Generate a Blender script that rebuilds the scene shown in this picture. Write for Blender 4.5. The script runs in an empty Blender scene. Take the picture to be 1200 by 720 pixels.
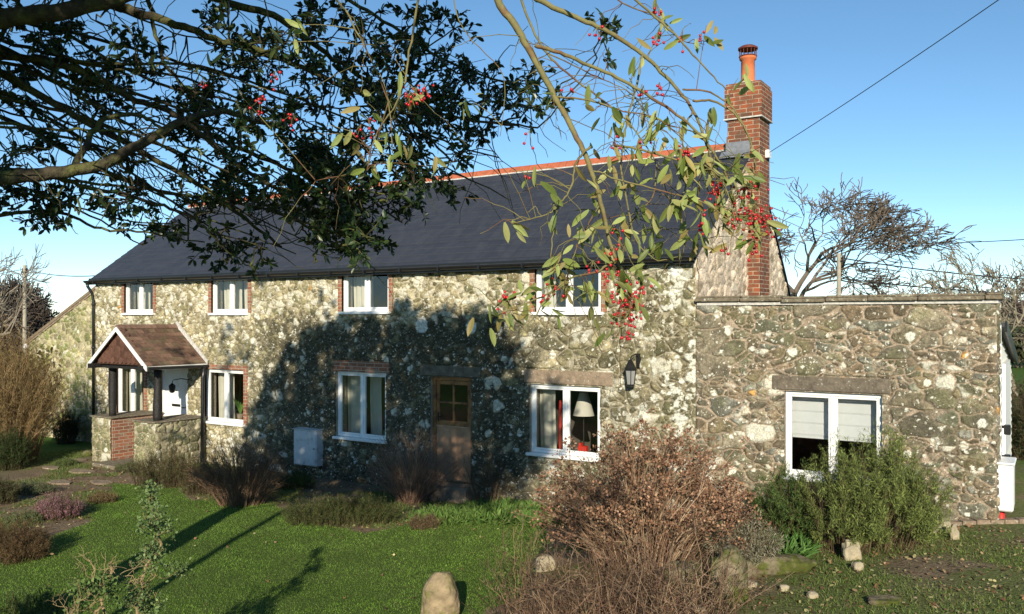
import bpy, math, random
import numpy as np
from mathutils import Vector, noise as mnoise
# ------------------------------------------------------------------ camera, light, exposure
sc = bpy.context.scene
COL = sc.collection
TH = math.radians(32.5); CC, SS = math.cos(TH), math.sin(TH)
CAM = np.array([4.68, -12.61, 3.0]); FP = 1000.0; HOR = 372.0
cd = bpy.data.cameras.new('camera'); cam = bpy.data.objects.new('camera', cd); COL.objects.link(cam)
cam.location = CAM; cam.rotation_euler = (math.radians(90), 0, TH)
cd.sensor_width = 36; cd.lens = 36*FP/1200; cd.shift_y = 0.01; cd.clip_start = 0.05; cd.clip_end = 6000
sc.camera = cam
SUN_EL = math.radians(20.5)
sx, sy = 0.05*CC-SS, 0.05*SS+CC                       # ground direction in which shadows fall
nn = math.hypot(sx, sy); sx /= nn; sy /= nn
TOSUN = np.array([-sx*math.cos(SUN_EL), -sy*math.cos(SUN_EL), math.sin(SUN_EL)])
world = bpy.data.worlds.new('World'); sc.world = world; world.use_nodes = True
wn = world.node_tree; bg = wn.nodes['Background']
sky = wn.nodes.new('ShaderNodeTexSky'); sky.sky_type = 'NISHITA'; sky.sun_disc = False
sky.sun_elevation = SUN_EL; sky.sun_rotation = math.atan2(TOSUN[0], TOSUN[1])
sky.altitude = 50; sky.air_density = 0.7; sky.dust_density = 0.0; sky.ozone_density = 2.6
hs = wn.nodes.new('ShaderNodeHueSaturation'); hs.inputs['Hue'].default_value = 0.489; hs.inputs['Saturation'].default_value = 1.06; wn.links.new(sky.outputs[0], hs.inputs['Color']); wn.links.new(hs.outputs[0], bg.inputs[0]); bg.inputs[1].default_value = 0.12
sl = bpy.data.lights.new('sun', 'SUN'); sl.energy = 5.0; sl.angle = math.radians(0.5); sl.color = (1.0, 0.91, 0.74)
so = bpy.data.objects.new('sun', sl); COL.objects.link(so)
so.rotation_euler = Vector(TOSUN).to_track_quat('Z', 'Y').to_euler()
sc.view_settings.view_transform = 'Standard'; sc.view_settings.look = 'None'
sc.view_settings.exposure = 0.42; sc.view_settings.gamma = 1.0
rng = np.random.default_rng(7); random.seed(7)

# ------------------------------------------------------------------ measuring helpers
def W(px, py, d):
    X = (px-600)/FP*d; Z = 3.0+(HOR-py)/FP*d
    return np.array([CAM[0]+CC*X-SS*d, CAM[1]+SS*X+CC*d, Z])
def F(px, py, y=0.0):                                  # point of the plane y=const -> (x, z)
    a = (px-600)/FP; vy = SS*a+CC; d = (y-CAM[1])/vy; p = W(px, py, d); return p[0], p[2]
def S(px, py, x=0.0):                                  # point of the plane x=const -> (y, z)
    a = (px-600)/FP; vx = CC*a-SS; d = (x-CAM[0])/vx; p = W(px, py, d); return p[1], p[2]
def sstep(a, b, t):
    t = np.clip((t-a)/(b-a), 0, 1); return t*t*(3-2*t)
def hsh(i, j, s):
    i = np.asarray(i).astype(np.int64); j = np.asarray(j).astype(np.int64)
    h = (i*374761393+j*668265263+s*974711+12345) & 0xffffffff
    h = ((h ^ (h >> 13))*1274126177) & 0xffffffff
    h = ((h ^ (h >> 15))*2246822519) & 0xffffffff
    return ((h ^ (h >> 16)) & 0xffffff)/float(0xffffff)
def vn(x, y, s=0):
    xi, yi = np.floor(x), np.floor(y); fx, fy = x-xi, y-yi
    fx = fx*fx*(3-2*fx); fy = fy*fy*(3-2*fy)
    a, b, c, d = hsh(xi, yi, s), hsh(xi+1, yi, s), hsh(xi, yi+1, s), hsh(xi+1, yi+1, s)
    return (a*(1-fx)+b*fx)*(1-fy)+(c*(1-fx)+d*fx)*fy
def fbm(x, y, sc_, s=0, o=4):
    r = 0; a = .5; t = 0; f = 1.0/sc_
    for k in range(o):
        r = r+a*vn(x*f+13.7*k, y*f-7.1*k, s+k); t += a; a *= .5; f *= 2.03
    return r/t
def ground(x, y):
    x = np.asarray(x, float); y = np.asarray(y, float)
    b = -0.28+0.62*sstep(-3.0, 4.5, x)
    b = b*sstep(-200, -20, x)*0+b
    d = (x-CAM[0])*-SS+(y-CAM[1])*CC
    lat = (x-CAM[0])*CC+(y-CAM[1])*SS
    b = b+1.1*sstep(7.6, 4.0, d)*1.0
    b = b+0.05*(fbm(x, y, 1.7, 5, 3)-.5)
    far = np.hypot(x-CAM[0], y-CAM[1])
    b = b+sstep(45, 260, far)*(3.0*fbm(x, y, 90, 9, 3)-0.6)+sstep(250, 1200, far)*(22*fbm(x, y, 500, 19, 3)-8)
    return b
def G(px, py, h=0.0):                                  # ground point under a pixel
    z = 0.0
    for k in range(30):
        d = (3.0-z)*FP/(py-HOR); p = W(px, py, d); z = .5*z+.5*(float(ground(p[0], p[1]))+h)
    return np.array([p[0], p[1], z])

# ------------------------------------------------------------------ mesh helpers
def cross(a, b):
    a = np.asarray(a, float); b = np.asarray(b, float)
    return np.stack([a[..., 1]*b[..., 2]-a[..., 2]*b[..., 1], a[..., 2]*b[..., 0]-a[..., 0]*b[..., 2], a[..., 0]*b[..., 1]-a[..., 1]*b[..., 0]], -1)
class Geo:
    def __init__(s): s.v = []; s.q = []; s.t = []; s.c = []; s.n = 0; s.hc = False
    def add(s, v, q=None, t=None, c=None):
        v = np.asarray(v, float).reshape(-1, 3)
        if q is not None and len(q): s.q.append(np.asarray(q, int).reshape(-1, 4)+s.n)
        if t is not None and len(t): s.t.append(np.asarray(t, int).reshape(-1, 3)+s.n)
        if c is None: c = np.ones((len(v), 3))
        else:
            s.hc = True; c = np.asarray(c, float)
            if c.ndim == 1: c = np.tile(c, (len(v), 1))
        s.v.append(v); s.c.append(c); s.n += len(v); return s
    def box(s, x0, x1, y0, y1, z0, z1, c=None):
        v = [(x, y, z) for z in (z0, z1) for y in (y0, y1) for x in (x0, x1)]
        return s.add(v, [(0, 2, 3, 1), (4, 5, 7, 6), (0, 1, 5, 4), (2, 6, 7, 3), (0, 4, 6, 2), (1, 3, 7, 5)], c=c)
    def bevbox(s, x0, x1, y0, y1, z0, z1, b=.006, c=None):   # box with chamfered edges
        vs = []
        for cx, sxn in ((x0, 1), (x1, -1)):
            for cy, syn in ((y0, 1), (y1, -1)):
                for cz, szn in ((z0, 1), (z1, -1)):
                    vs += [(cx, cy+b*syn, cz+b*szn), (cx+b*sxn, cy, cz+b*szn), (cx+b*sxn, cy+b*syn, cz)]
        import itertools
        idx = lambda i, j, k, m: ((i*2+j)*2+k)*3+m
        q = []; t = []
        for a in (0, 1):
            q.append([idx(a, 0, 0, 0), idx(a, 0, 1, 0), idx(a, 1, 1, 0), idx(a, 1, 0, 0)])
            q.append([idx(0, a, 0, 1), idx(1, a, 0, 1), idx(1, a, 1, 1), idx(0, a, 1, 1)])
            q.append([idx(0, 0, a, 2), idx(0, 1, a, 2), idx(1, 1, a, 2), idx(1, 0, a, 2)])
            for e in (0, 1):
                q.append([idx(a, e, 0, 0), idx(a, e, 1, 0), idx(a, e, 1, 1), idx(a, e, 0, 1)])
                q.append([idx(a, 0, e, 0), idx(a, 1, e, 0), idx(a, 1, e, 2), idx(a, 0, e, 2)])
                q.append([idx(0, a, e, 1), idx(1, a, e, 1), idx(1, a, e, 2), idx(0, a, e, 2)])
                for f in (0, 1): t.append([idx(a, e, f, 0), idx(a, e, f, 1), idx(a, e, f, 2)])
        return s.add(vs, q, t, c)
    def poly_prism(s, pts2, axis, a0, a1, c=None):     # outline (list of 2D points) extruded along an axis
        n = len(pts2)
        def mk(p, a):
            return (a, p[0], p[1]) if axis == 'x' else ((p[0], a, p[1]) if axis == 'y' else (p[0], p[1], a))
        v = [mk(p, a0) for p in pts2]+[mk(p, a1) for p in pts2]
        q = [(i, (i+1) % n, n+(i+1) % n, n+i) for i in range(n)]
        t = [(0, i, i+1) for i in range(1, n-1)]+[(n, n+i+1, n+i) for i in range(1, n-1)]
        return s.add(v, q, t, c)
    def tube(s, pts, rad, k=5, c=None, cap=True):
        p = np.asarray(pts, float); n = len(p); r = np.broadcast_to(np.asarray(rad, float), (n,))
        d = np.empty_like(p); d[1:-1] = p[2:]-p[:-2]; d[0] = p[1]-p[0]; d[-1] = p[-1]-p[-2]; d /= (np.sqrt((d*d).sum(1))[:, None]+1e-9)
        m = d.mean(0); ref = np.array([0, 0, 1.]) if abs(m[2]) < .75*np.linalg.norm(m)+1e-9 else np.array([1., 0, 0])
        a = cross(d, ref); a /= (np.sqrt((a*a).sum(1))[:, None]+1e-9); b = cross(d, a)
        an = np.arange(k)*2*math.pi/k
        ring = p[:, None, :]+r[:, None, None]*(a[:, None, :]*np.cos(an)[None, :, None]+b[:, None, :]*np.sin(an)[None, :, None])
        i = np.arange(n-1)[:, None]*k; j = np.arange(k)[None, :]; j2 = (j+1) % k
        q = np.stack([i+j, i+j2, i+k+j2, i+k+j], -1).reshape(-1, 4)
        t = []
        if cap and k > 3:
            t = [(0, x+1, x) for x in range(1, k-1)]+[((n-1)*k, (n-1)*k+x, (n-1)*k+x+1) for x in range(1, k-1)]
        return s.add(ring.reshape(-1, 3), q, t, c)
    def lathe(s, cx, cy, prof, k=20, c=None):          # prof: (radius, z)
        pts = []
        for r, z in prof:
            for a in range(k): pts.append((cx+r*math.cos(a*2*math.pi/k), cy+r*math.sin(a*2*math.pi/k), z))
        q = [(i*k+j, i*k+(j+1) % k, (i+1)*k+(j+1) % k, (i+1)*k+j) for i in range(len(prof)-1) for j in range(k)]
        return s.add(pts, q, c=c)
    def build(s, name, mat, parent=None, smooth=False, uv=False, bevel=0):
        v = np.concatenate(s.v); off = np.zeros(3)
        r = parent
        while r is not None: off = off+np.array(r.location); r = r.parent
        v = v-off
        q = np.concatenate(s.q) if s.q else np.zeros((0, 4), int)
        t = np.concatenate(s.t) if s.t else np.zeros((0, 3), int)
        me = bpy.data.meshes.new(name); me.vertices.add(len(v)); me.vertices.foreach_set('co', v.ravel())
        li = np.concatenate([q.ravel(), t.ravel()]); me.loops.add(len(li)); me.loops.foreach_set('vertex_index', li)
        ls = np.concatenate([np.arange(len(q))*4, len(q)*4+np.arange(len(t))*3]).astype(int)
        me.polygons.add(len(ls)); me.polygons.foreach_set('loop_start', ls)
        me.polygons.foreach_set('use_smooth', np.full(len(ls), smooth, bool))
        if s.hc:
            at = me.color_attributes.new('Col', 'FLOAT_COLOR', 'POINT'); cc = np.concatenate(s.c)
            at.data.foreach_set('color', np.concatenate([cc, np.ones((len(cc), 1))], 1).ravel())
        if uv:
            vw = v+off; L = me.uv_layers.new(name='UVMap'); uvs = []
            for fa in (q, t):
                if not len(fa): continue
                P = vw[fa]; nr = cross(P[:, 1]-P[:, 0], P[:, 2]-P[:, 0]); an = np.abs(nr)
                m = np.argmax(an, 1)
                u = np.where((m == 0)[:, None], P[:, :, 1], P[:, :, 0]); w = np.where((m == 2)[:, None], P[:, :, 1], P[:, :, 2])
                uvs.append(np.stack([u, w], -1).reshape(-1, 2))
            L.data.foreach_set('uv', np.concatenate(uvs).ravel())
        me.update(calc_edges=True); me.validate()
        o = bpy.data.objects.new(name, me); COL.objects.link(o); o.parent = parent
        if mat is not None: me.materials.append(mat)
        if bevel:
            b = o.modifiers.new('bevel', 'BEVEL'); b.width = bevel; b.segments = 2; b.limit_method = 'ANGLE'
        return o
def tag(o, label=None, cat=None, group=None, kind=None):
    if label: o['label'] = label
    if cat: o['category'] = cat
    if group: o['group'] = group
    if kind: o['kind'] = kind
    return o
def thing(name, label, cat, loc, group=None):
    o = bpy.data.objects.new(name, None); COL.objects.link(o); o.location = loc; o.empty_display_size = .2
    return tag(o, label, cat, group)

# ------------------------------------------------------------------ materials
def mat(name, base=(.5, .5, .5), rough=.8, vcol=False, var=.25, vscale=8.0, bump=0.0, bscale=40.0, spec=.3, trans=0.0,
        metal=0.0, c2=None, c2scale=3.0, c2lo=.5, c2hi=.6, coord='Object'):
    m = bpy.data.materials.new(name); m.use_nodes = True; nt = m.node_tree; N = nt.nodes; Lk = nt.links
    bs = N['Principled BSDF']; out = N['Material Output']
    tc = N.new('ShaderNodeTexCoord')
    if vcol:
        at = N.new('ShaderNodeAttribute'); at.attribute_name = 'Col'; colr = at.outputs['Color']
    else:
        rgb = N.new('ShaderNodeRGB'); rgb.outputs[0].default_value = (*base, 1); colr = rgb.outputs[0]
    if c2 is not None:
        n2 = N.new('ShaderNodeTexNoise'); n2.inputs['Scale'].default_value = c2scale; n2.inputs['Detail'].default_value = 8
        n2.inputs['Roughness'].default_value = .65
        Lk.new(tc.outputs[coord], n2.inputs['Vector'])
        mr = N.new('ShaderNodeMapRange'); mr.inputs[1].default_value = c2lo; mr.inputs[2].default_value = c2hi
        Lk.new(n2.outputs['Fac'], mr.inputs[0])
        mx = N.new('ShaderNodeMixRGB'); Lk.new(mr.outputs[0], mx.inputs[0]); Lk.new(colr, mx.inputs[1]); mx.inputs[2].default_value = (*c2, 1)
        colr = mx.outputs[0]
    if var:
        n1 = N.new('ShaderNodeTexNoise'); n1.inputs['Scale'].default_value = vscale; n1.inputs['Detail'].default_value = 8
        n1.inputs['Roughness'].default_value = .6
        Lk.new(tc.outputs[coord], n1.inputs['Vector'])
        mr = N.new('ShaderNodeMapRange'); mr.inputs[1].default_value = .25; mr.inputs[2].default_value = .75
        mr.inputs[3].default_value = 1-var; mr.inputs[4].default_value = 1+var
        Lk.new(n1.outputs['Fac'], mr.inputs[0])
        vm = N.new('ShaderNodeVectorMath'); vm.operation = 'SCALE'; Lk.new(colr, vm.inputs[0]); Lk.new(mr.outputs[0], vm.inputs['Scale'])
        colr = vm.outputs[0]
    Lk.new(colr, bs.inputs['Base Color'])
    bs.inputs['Roughness'].default_value = rough; bs.inputs['Specular IOR Level'].default_value = spec; bs.inputs['Metallic'].default_value = metal
    if bump:
        nb = N.new('ShaderNodeTexNoise'); nb.inputs['Scale'].default_value = bscale; nb.inputs['Detail'].default_value = 6
        Lk.new(tc.outputs[coord], nb.inputs['Vector'])
        bp = N.new('ShaderNodeBump'); bp.inputs['Strength'].default_value = bump; bp.inputs['Distance'].default_value = .02
        Lk.new(nb.outputs['Fac'], bp.inputs['Height']); Lk.new(bp.outputs[0], bs.inputs['Normal'])
    if trans:
        tr = N.new('ShaderNodeBsdfTranslucent'); Lk.new(colr, tr.inputs[0])
        ms = N.new('ShaderNodeMixShader'); ms.inputs[0].default_value = trans
        Lk.new(bs.outputs[0], ms.inputs[1]); Lk.new(tr.outputs[0], ms.inputs[2]); Lk.new(ms.outputs[0], out.inputs[0])
    return m
def brick_mat(name, cA, cB, mortar, bw=.225, rh=.075, ms=.008, dirt=(.25, .2, .15), dlo=.55, dhi=.7):
    m = mat(name, rough=.9, var=0); nt = m.node_tree; N = nt.nodes; Lk = nt.links; bs = N['Principled BSDF']
    uv = N.new('ShaderNodeUVMap'); uv.uv_map = 'UVMap'
    wob = N.new('ShaderNodeTexNoise'); wob.inputs['Scale'].default_value = 12; Lk.new(uv.outputs[0], wob.inputs['Vector'])
    sb = N.new('ShaderNodeVectorMath'); sb.operation = 'SUBTRACT'; Lk.new(wob.outputs['Color'], sb.inputs[0]); sb.inputs[1].default_value = (.5, .5, .5)
    ss_ = N.new('ShaderNodeVectorMath'); ss_.operation = 'SCALE'; Lk.new(sb.outputs[0], ss_.inputs[0]); ss_.inputs['Scale'].default_value = .012
    ad = N.new('ShaderNodeVectorMath'); Lk.new(uv.outputs[0], ad.inputs[0]); Lk.new(ss_.outputs[0], ad.inputs[1])
    b = N.new('ShaderNodeTexBrick'); Lk.new(ad.outputs[0], b.inputs['Vector'])
    b.inputs['Scale'].default_value = 1; b.inputs['Brick Width'].default_value = bw; b.inputs['Row Height'].default_value = rh
    b.inputs['Mortar Size'].default_value = ms; b.inputs['Mortar Smooth'].default_value = .3; b.inputs['Bias'].default_value = 0
    b.inputs['Color1'].default_value = (*cA, 1); b.inputs['Color2'].default_value = (*cB, 1); b.inputs['Mortar'].default_value = (*mortar, 1)
    n2 = N.new('ShaderNodeTexNoise'); n2.inputs['Scale'].default_value = 5; n2.inputs['Detail'].default_value = 8; Lk.new(uv.outputs[0], n2.inputs['Vector'])
    mr = N.new('ShaderNodeMapRange'); mr.inputs[1].default_value = dlo; mr.inputs[2].default_value = dhi; mr.inputs[4].default_value = .7
    Lk.new(n2.outputs['Fac'], mr.inputs[0])
    mx = N.new('ShaderNodeMixRGB'); Lk.new(mr.outputs[0], mx.inputs[0]); Lk.new(b.outputs['Color'], mx.inputs[1]); mx.inputs[2].default_value = (*dirt, 1)
    n3 = N.new('ShaderNodeTexNoise'); n3.inputs['Scale'].default_value = 60; n3.inputs['Detail'].default_value = 5; Lk.new(uv.outputs[0], n3.inputs['Vector'])
    m3 = N.new('ShaderNodeMapRange'); m3.inputs[1].default_value = .3; m3.inputs[2].default_value = .7; m3.inputs[3].default_value = .75; m3.inputs[4].default_value = 1.25
    Lk.new(n3.outputs['Fac'], m3.inputs[0])
    vm = N.new('ShaderNodeVectorMath'); vm.operation = 'SCALE'; Lk.new(mx.outputs[0], vm.inputs[0]); Lk.new(m3.outputs[0], vm.inputs['Scale'])
    Lk.new(vm.outputs[0], bs.inputs['Base Color'])
    iv = N.new('ShaderNodeMath'); iv.operation = 'MULTIPLY_ADD'; iv.inputs[1].default_value = -1; iv.inputs[2].default_value = 1; Lk.new(b.outputs['Fac'], iv.inputs[0])
    ah = N.new('ShaderNodeMath'); ah.operation = 'MULTIPLY_ADD'; ah.inputs[1].default_value = .3; Lk.new(n3.outputs['Fac'], ah.inputs[0]); Lk.new(iv.outputs[0], ah.inputs[2])
    bp = N.new('ShaderNodeBump'); bp.inputs['Distance'].default_value = .012; bp.inputs['Strength'].default_value = .8
    Lk.new(ah.outputs[0], bp.inputs['Height']); Lk.new(bp.outputs[0], bs.inputs['Normal'])
    return m
M = {}
M['stone'] = mat('rubble_stone', vcol=True, var=.50, vscale=42, bump=.9, bscale=60, rough=.92, spec=.15, c2=(.62, .59, .49), c2scale=22, c2lo=.605, c2hi=.64)
M['rock'] = mat('garden_rock', (.20, .165, .11), var=.5, vscale=9, bump=1.0, bscale=22, rough=.95, spec=.1, c2=(.07, .08, .02), c2scale=4, c2lo=.42, c2hi=.56)
M['rockwarm'] = mat('brown_standing_stone', (.26, .20, .125), var=.5, vscale=9, bump=1.0, bscale=20, rough=.95, spec=.1, c2=(.16, .15, .06), c2scale=6, c2lo=.48, c2hi=.6)
M['rockpale'] = mat('pale_rock', (.36, .31, .215), var=.4, vscale=9, bump=.8, bscale=20, rough=.95, spec=.1, c2=(.2, .15, .07), c2scale=6, c2lo=.55, c2hi=.7)
M['lintel'] = mat('lintel_stone', (.24, .18, .125), var=.45, vscale=9, bump=.7, bscale=35, rough=.93, c2=(.55, .53, .44), c2scale=22, c2lo=.62, c2hi=.68)
M['lintel_dark'] = mat('dark_lintel_stone', (.14, .115, .085), var=.5, vscale=9, bump=.8, bscale=30, rough=.95, c2=(.5, .48, .40), c2scale=24, c2lo=.62, c2hi=.67)
M['coping'] = mat('coping_stone', (.17, .14, .095), var=.45, vscale=11, bump=1.0, bscale=25, rough=.95, c2=(.42, .42, .33), c2scale=15, c2lo=.58, c2hi=.66)
M['flash'] = mat('mortar_fillet', (.5, .48, .44), var=.35, vscale=20, bump=.4, rough=.9)
M['lead'] = mat('lead_flashing', (.17, .18, .20), var=.3, vscale=14, rough=.55, spec=.5)
M['ridge'] = mat('terracotta_ridge', (.40, .115, .055), var=.3, vscale=9, bump=.3, rough=.85)
M['pot'] = mat('terracotta_pot', (.55, .155, .06), var=.2, vscale=9, bump=.2, rough=.8, c2=(.5, .3, .2), c2scale=6, c2lo=.6, c2hi=.8)
M['cowl'] = mat('rusty_cowl', (.14, .035, .022), var=.3, vscale=20, rough=.6)
M['black'] = mat('black_plastic', (.012, .012, .013), var=.3, vscale=12, rough=.35, spec=.5)
M['blacktimber'] = mat('black_stained_timber', (.018, .016, .015), var=.5, vscale=18, bump=.8, bscale=30, rough=.6)
M['white'] = mat('white_frame_plastic', (.80, .80, .78), var=.06, vscale=4, rough=.35, spec=.5, c2=(.55, .53, .46), c2scale=3.5, c2lo=.55, c2hi=.85)
M['whitepaint'] = mat('white_painted_wood', (.78, .77, .73), var=.1, vscale=10, bump=.15, rough=.6)
M['siding'] = mat('cream_weatherboard', (.72, .70, .62), var=.1, vscale=10, rough=.6)
M['wood'] = mat('varnished_oak', (.27, .125, .042), var=.35, vscale=9, bump=.3, bscale=30, rough=.5, c2=(.13, .055, .02), c2scale=5)
M['wood2'] = mat('faded_oak', (.44, .25, .14), var=.3, vscale=7, bump=.3, bscale=30, rough=.7)
M['grey'] = mat('grey_painted_metal', (.58, .58, .57), var=.12, vscale=9, rough=.45, spec=.4, c2=(.3, .29, .27), c2scale=5, c2lo=.55, c2hi=.75)
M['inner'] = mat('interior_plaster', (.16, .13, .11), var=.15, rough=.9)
M['curtain'] = mat('cream_curtain', (.66, .62, .50), var=.08, rough=.9, trans=.25)
M['blind'] = mat('white_blind', (.72, .72, .70), var=.05, rough=.9, trans=.2)
M['shade'] = mat('lamp_shade', (.66, .62, .52), var=.06, rough=.9, trans=.2)
M['red'] = mat('red_plastic', (.55, .03, .02), var=.15, rough=.5)
M['brass'] = mat('dark_metal', (.03, .028, .025), var=.3, rough=.45, metal=.6)
M['greenplant'] = mat('houseplant', (.12, .22, .04), var=.2, rough=.5, trans=.2)
M['brick'] = brick_mat('red_brick', (.30, .085, .035), (.13, .05, .03), (.42, .33, .23), dirt=(.10, .065, .045), dlo=.45, dhi=.66)
M['brickold'] = brick_mat('old_brick', (.33, .12, .065), (.20, .09, .055), (.42, .34, .25), dirt=(.3, .25, .18), dlo=.5, dhi=.65)
M['leaf'] = mat('holly_leaf', vcol=True, var=.2, vscale=3, rough=.38, spec=.5, trans=.12)
M['coto'] = mat('berry_tree_leaf', vcol=True, var=.18, vscale=15, rough=.5, spec=.4, trans=.3)
M['berry'] = mat('red_berry', (.42, .010, .018), var=.25, vscale=60, rough=.3, spec=.5)
M['bark'] = mat('mossy_bark', (.06, .048, .03), var=.45, vscale=16, bump=.9, bscale=45, rough=.95, c2=(.095, .10, .028), c2scale=4, c2lo=.45, c2hi=.6)
M['stem'] = mat('green_brown_stem', (.17, .15, .06), var=.3, vscale=14, bump=.3, rough=.8, c2=(.14, .07, .035), c2scale=5)
M['veg'] = mat('plant_mixed', vcol=True, var=.25, vscale=5, rough=.75, spec=.2, trans=.15)
M['twig'] = mat('dry_twig', vcol=True, var=.25, vscale=6, rough=.9, spec=.1)
M['grass'] = mat('grass_blades', vcol=True, var=.15, vscale=2, rough=.6, spec=.25, trans=.3)
M['ground'] = mat('garden_ground', vcol=True, var=.45, vscale=22, bump=1.0, bscale=26, rough=.98, spec=.08)
M['wire'] = mat('black_cable', (.02, .02, .02), var=0, rough=.6)
M['pole'] = mat('weathered_pole', (.34, .30, .23), var=.3, vscale=5, bump=.3, rough=.9)
M['litter'] = mat('dead_leaf', vcol=True, var=.3, vscale=30, rough=.8, spec=.15)
M['lanternglass'] = mat('lantern_glass', (.25, .25, .24), var=0, rough=.1, spec=.6)
# slate: courses are geometry, single slates come from a brick pattern
M['slate'] = brick_mat('blue_slate', (.040, .043, .054), (.033, .036, .047), (.018, .019, .024), bw=.25, rh=.5, ms=.004, dirt=(.055, .058, .068), dlo=.45, dhi=.75)
M['slate'].node_tree.nodes['Principled BSDF'].inputs['Roughness'].default_value = .5
M['tile'] = mat('brown_clay_tile', vcol=True, var=.35, vscale=14, bump=.6, bscale=40, rough=.92, spec=.15)
def glass_mat():
    m = bpy.data.materials.new('window_glass'); m.use_nodes = True; N = m.node_tree.nodes; Lk = m.node_tree.links
    N.remove(N['Principled BSDF']); t = N.new('ShaderNodeBsdfTransparent'); t.inputs[0].default_value = (.9, .92, .92, 1)
    g = N.new('ShaderNodeBsdfGlossy'); g.inputs['Roughness'].default_value = .01; g.inputs[0].default_value = (1, 1, 1, 1)
    lwt = N.new('ShaderNodeLayerWeight'); lwt.inputs[0].default_value = .5; pw = N.new('ShaderNodeMath'); pw.operation = 'POWER'; pw.inputs[1].default_value = 4; Lk.new(lwt.outputs['Facing'], pw.inputs[0]); fr = N.new('ShaderNodeMath'); fr.operation = 'MULTIPLY_ADD'; fr.inputs[1].default_value = .9; fr.inputs[2].default_value = .085; Lk.new(pw.outputs[0], fr.inputs[0])
    tc = N.new('ShaderNodeTexCoord'); nz = N.new('ShaderNodeTexNoise'); nz.inputs['Scale'].default_value = 2.5; Lk.new(tc.outputs['Object'], nz.inputs['Vector'])
    bp = N.new('ShaderNodeBump'); bp.inputs['Strength'].default_value = .25; bp.inputs['Distance'].default_value = .02; Lk.new(nz.outputs['Fac'], bp.inputs['Height'])
    Lk.new(bp.outputs[0], g.inputs['Normal'])
    mx = N.new('ShaderNodeMixShader'); Lk.new(fr.outputs[0], mx.inputs[0]); Lk.new(t.outputs[0], mx.inputs[1]); Lk.new(g.outputs[0], mx.inputs[2])
    Lk.new(mx.outputs[0], N['Material Output'].inputs[0]); return m
M['glass'] = glass_mat()
# ------------------------------------------------------------------ ground
def axis(lo, hi, a, b, st):
    near = np.arange(a, b+1e-6, st); out = []; x = a; s = st
    while x > lo: s *= 1.35; x -= s; out.append(x)
    lo_ = out[::-1]; out = []; x = b; s = st
    while x < hi: s *= 1.35; x += s; out.append(x)
    return np.array(lo_+list(near)+out)
gx = axis(-3000, 3000, -16, 10, .09); gy = axis(-2500, 4000, -10, 3, .09)
GX, GY = np.meshgrid(gx, gy); GZ = ground(GX, GY)
def poly_px(pts): return np.array([G(a, b)[:2] for a, b in pts])
def inpoly(x, y, P):
    r = np.zeros(np.shape(x), bool); n = len(P)
    for i in range(n):
        x1, y1 = P[i]; x2, y2 = P[(i+1) % n]
        c = ((y1 > y) != (y2 > y)) & (x < (x2-x1)*(y-y1)/(y2-y1+1e-12)+x1); r ^= c
    return r
LAWN = poly_px([(-120, 719), (-60, 640), (30, 640), (105, 612), (112, 585), (140, 566), (200, 572), (235, 588), (325, 592), (360, 612), (430, 624), (490, 612), (560, 590), (628, 592), (640, 640), (600, 700), (560, 719), (560, 900), (-150, 900)])
def lawn_w(x, y):
    ox = .35*(fbm(x, y, .8, 31, 3)-.5); oy = .35*(fbm(x, y, .8, 41, 3)-.5)
    return inpoly(x+ox, y+oy, LAWN).astype(float)
def rgrass_w(x, y):                                    # patchy grass on the right
    d = (x-CAM[0])*-SS+(y-CAM[1])*CC; lat = (x-CAM[0])*CC+(y-CAM[1])*SS
    m = ((lat > 2.4) | (d > 12)) & (x > 1) & (y < -.5)
    m2 = sstep(2.3, 3.3, lat)*(y < -.6)*(x > -1)
    return m2*sstep(.40, .60, fbm(x, y, .9, 77, 4)+.05)
def cmix(a, b, t): return np.asarray(a)*(1-t[..., None])+np.asarray(b)*t[..., None]
soil = cmix((.13, .095, .06), (.23, .17, .11), fbm(GX, GY, .35, 3, 4))
soil = cmix(soil, np.array((.10, .13, .035))+0*soil, sstep(.44, .60, fbm(GX, GY, .7, 13, 5))*.75)
lw = lawn_w(GX, GY); far = sstep(0, 6, GY-2)+sstep(-13, -17, GX)+sstep(9, 13, GX)+sstep(-11, -14, GY)
far = np.clip(far, 0, 1)
col = cmix(soil, (.06, .10, .018), np.clip(lw, 0, 1)*.9)
col = col*(1-.0)
rg = rgrass_w(GX, GY); t = (rg*.7)[..., None]; col = col*(1-t)+np.array((.11, .14, .04))*t
fieldc = cmix((.06, .13, .02), (.10, .15, .035), fbm(GX, GY, 6, 8, 4)); col = col*(1-far[..., None])+fieldc*far[..., None]
g = Geo(); ny, nx = GX.shape; I = np.arange(ny-1)[:, None]*nx+np.arange(nx-1)[None, :]
g.add(np.stack([GX, GY, GZ], -1).reshape(-1, 3), np.stack([I, I+1, I+nx+1, I+nx], -1).reshape(-1, 4), c=col.reshape(-1, 3))
tag(g.build('ground', M['ground'], smooth=True), kind='structure')

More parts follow.
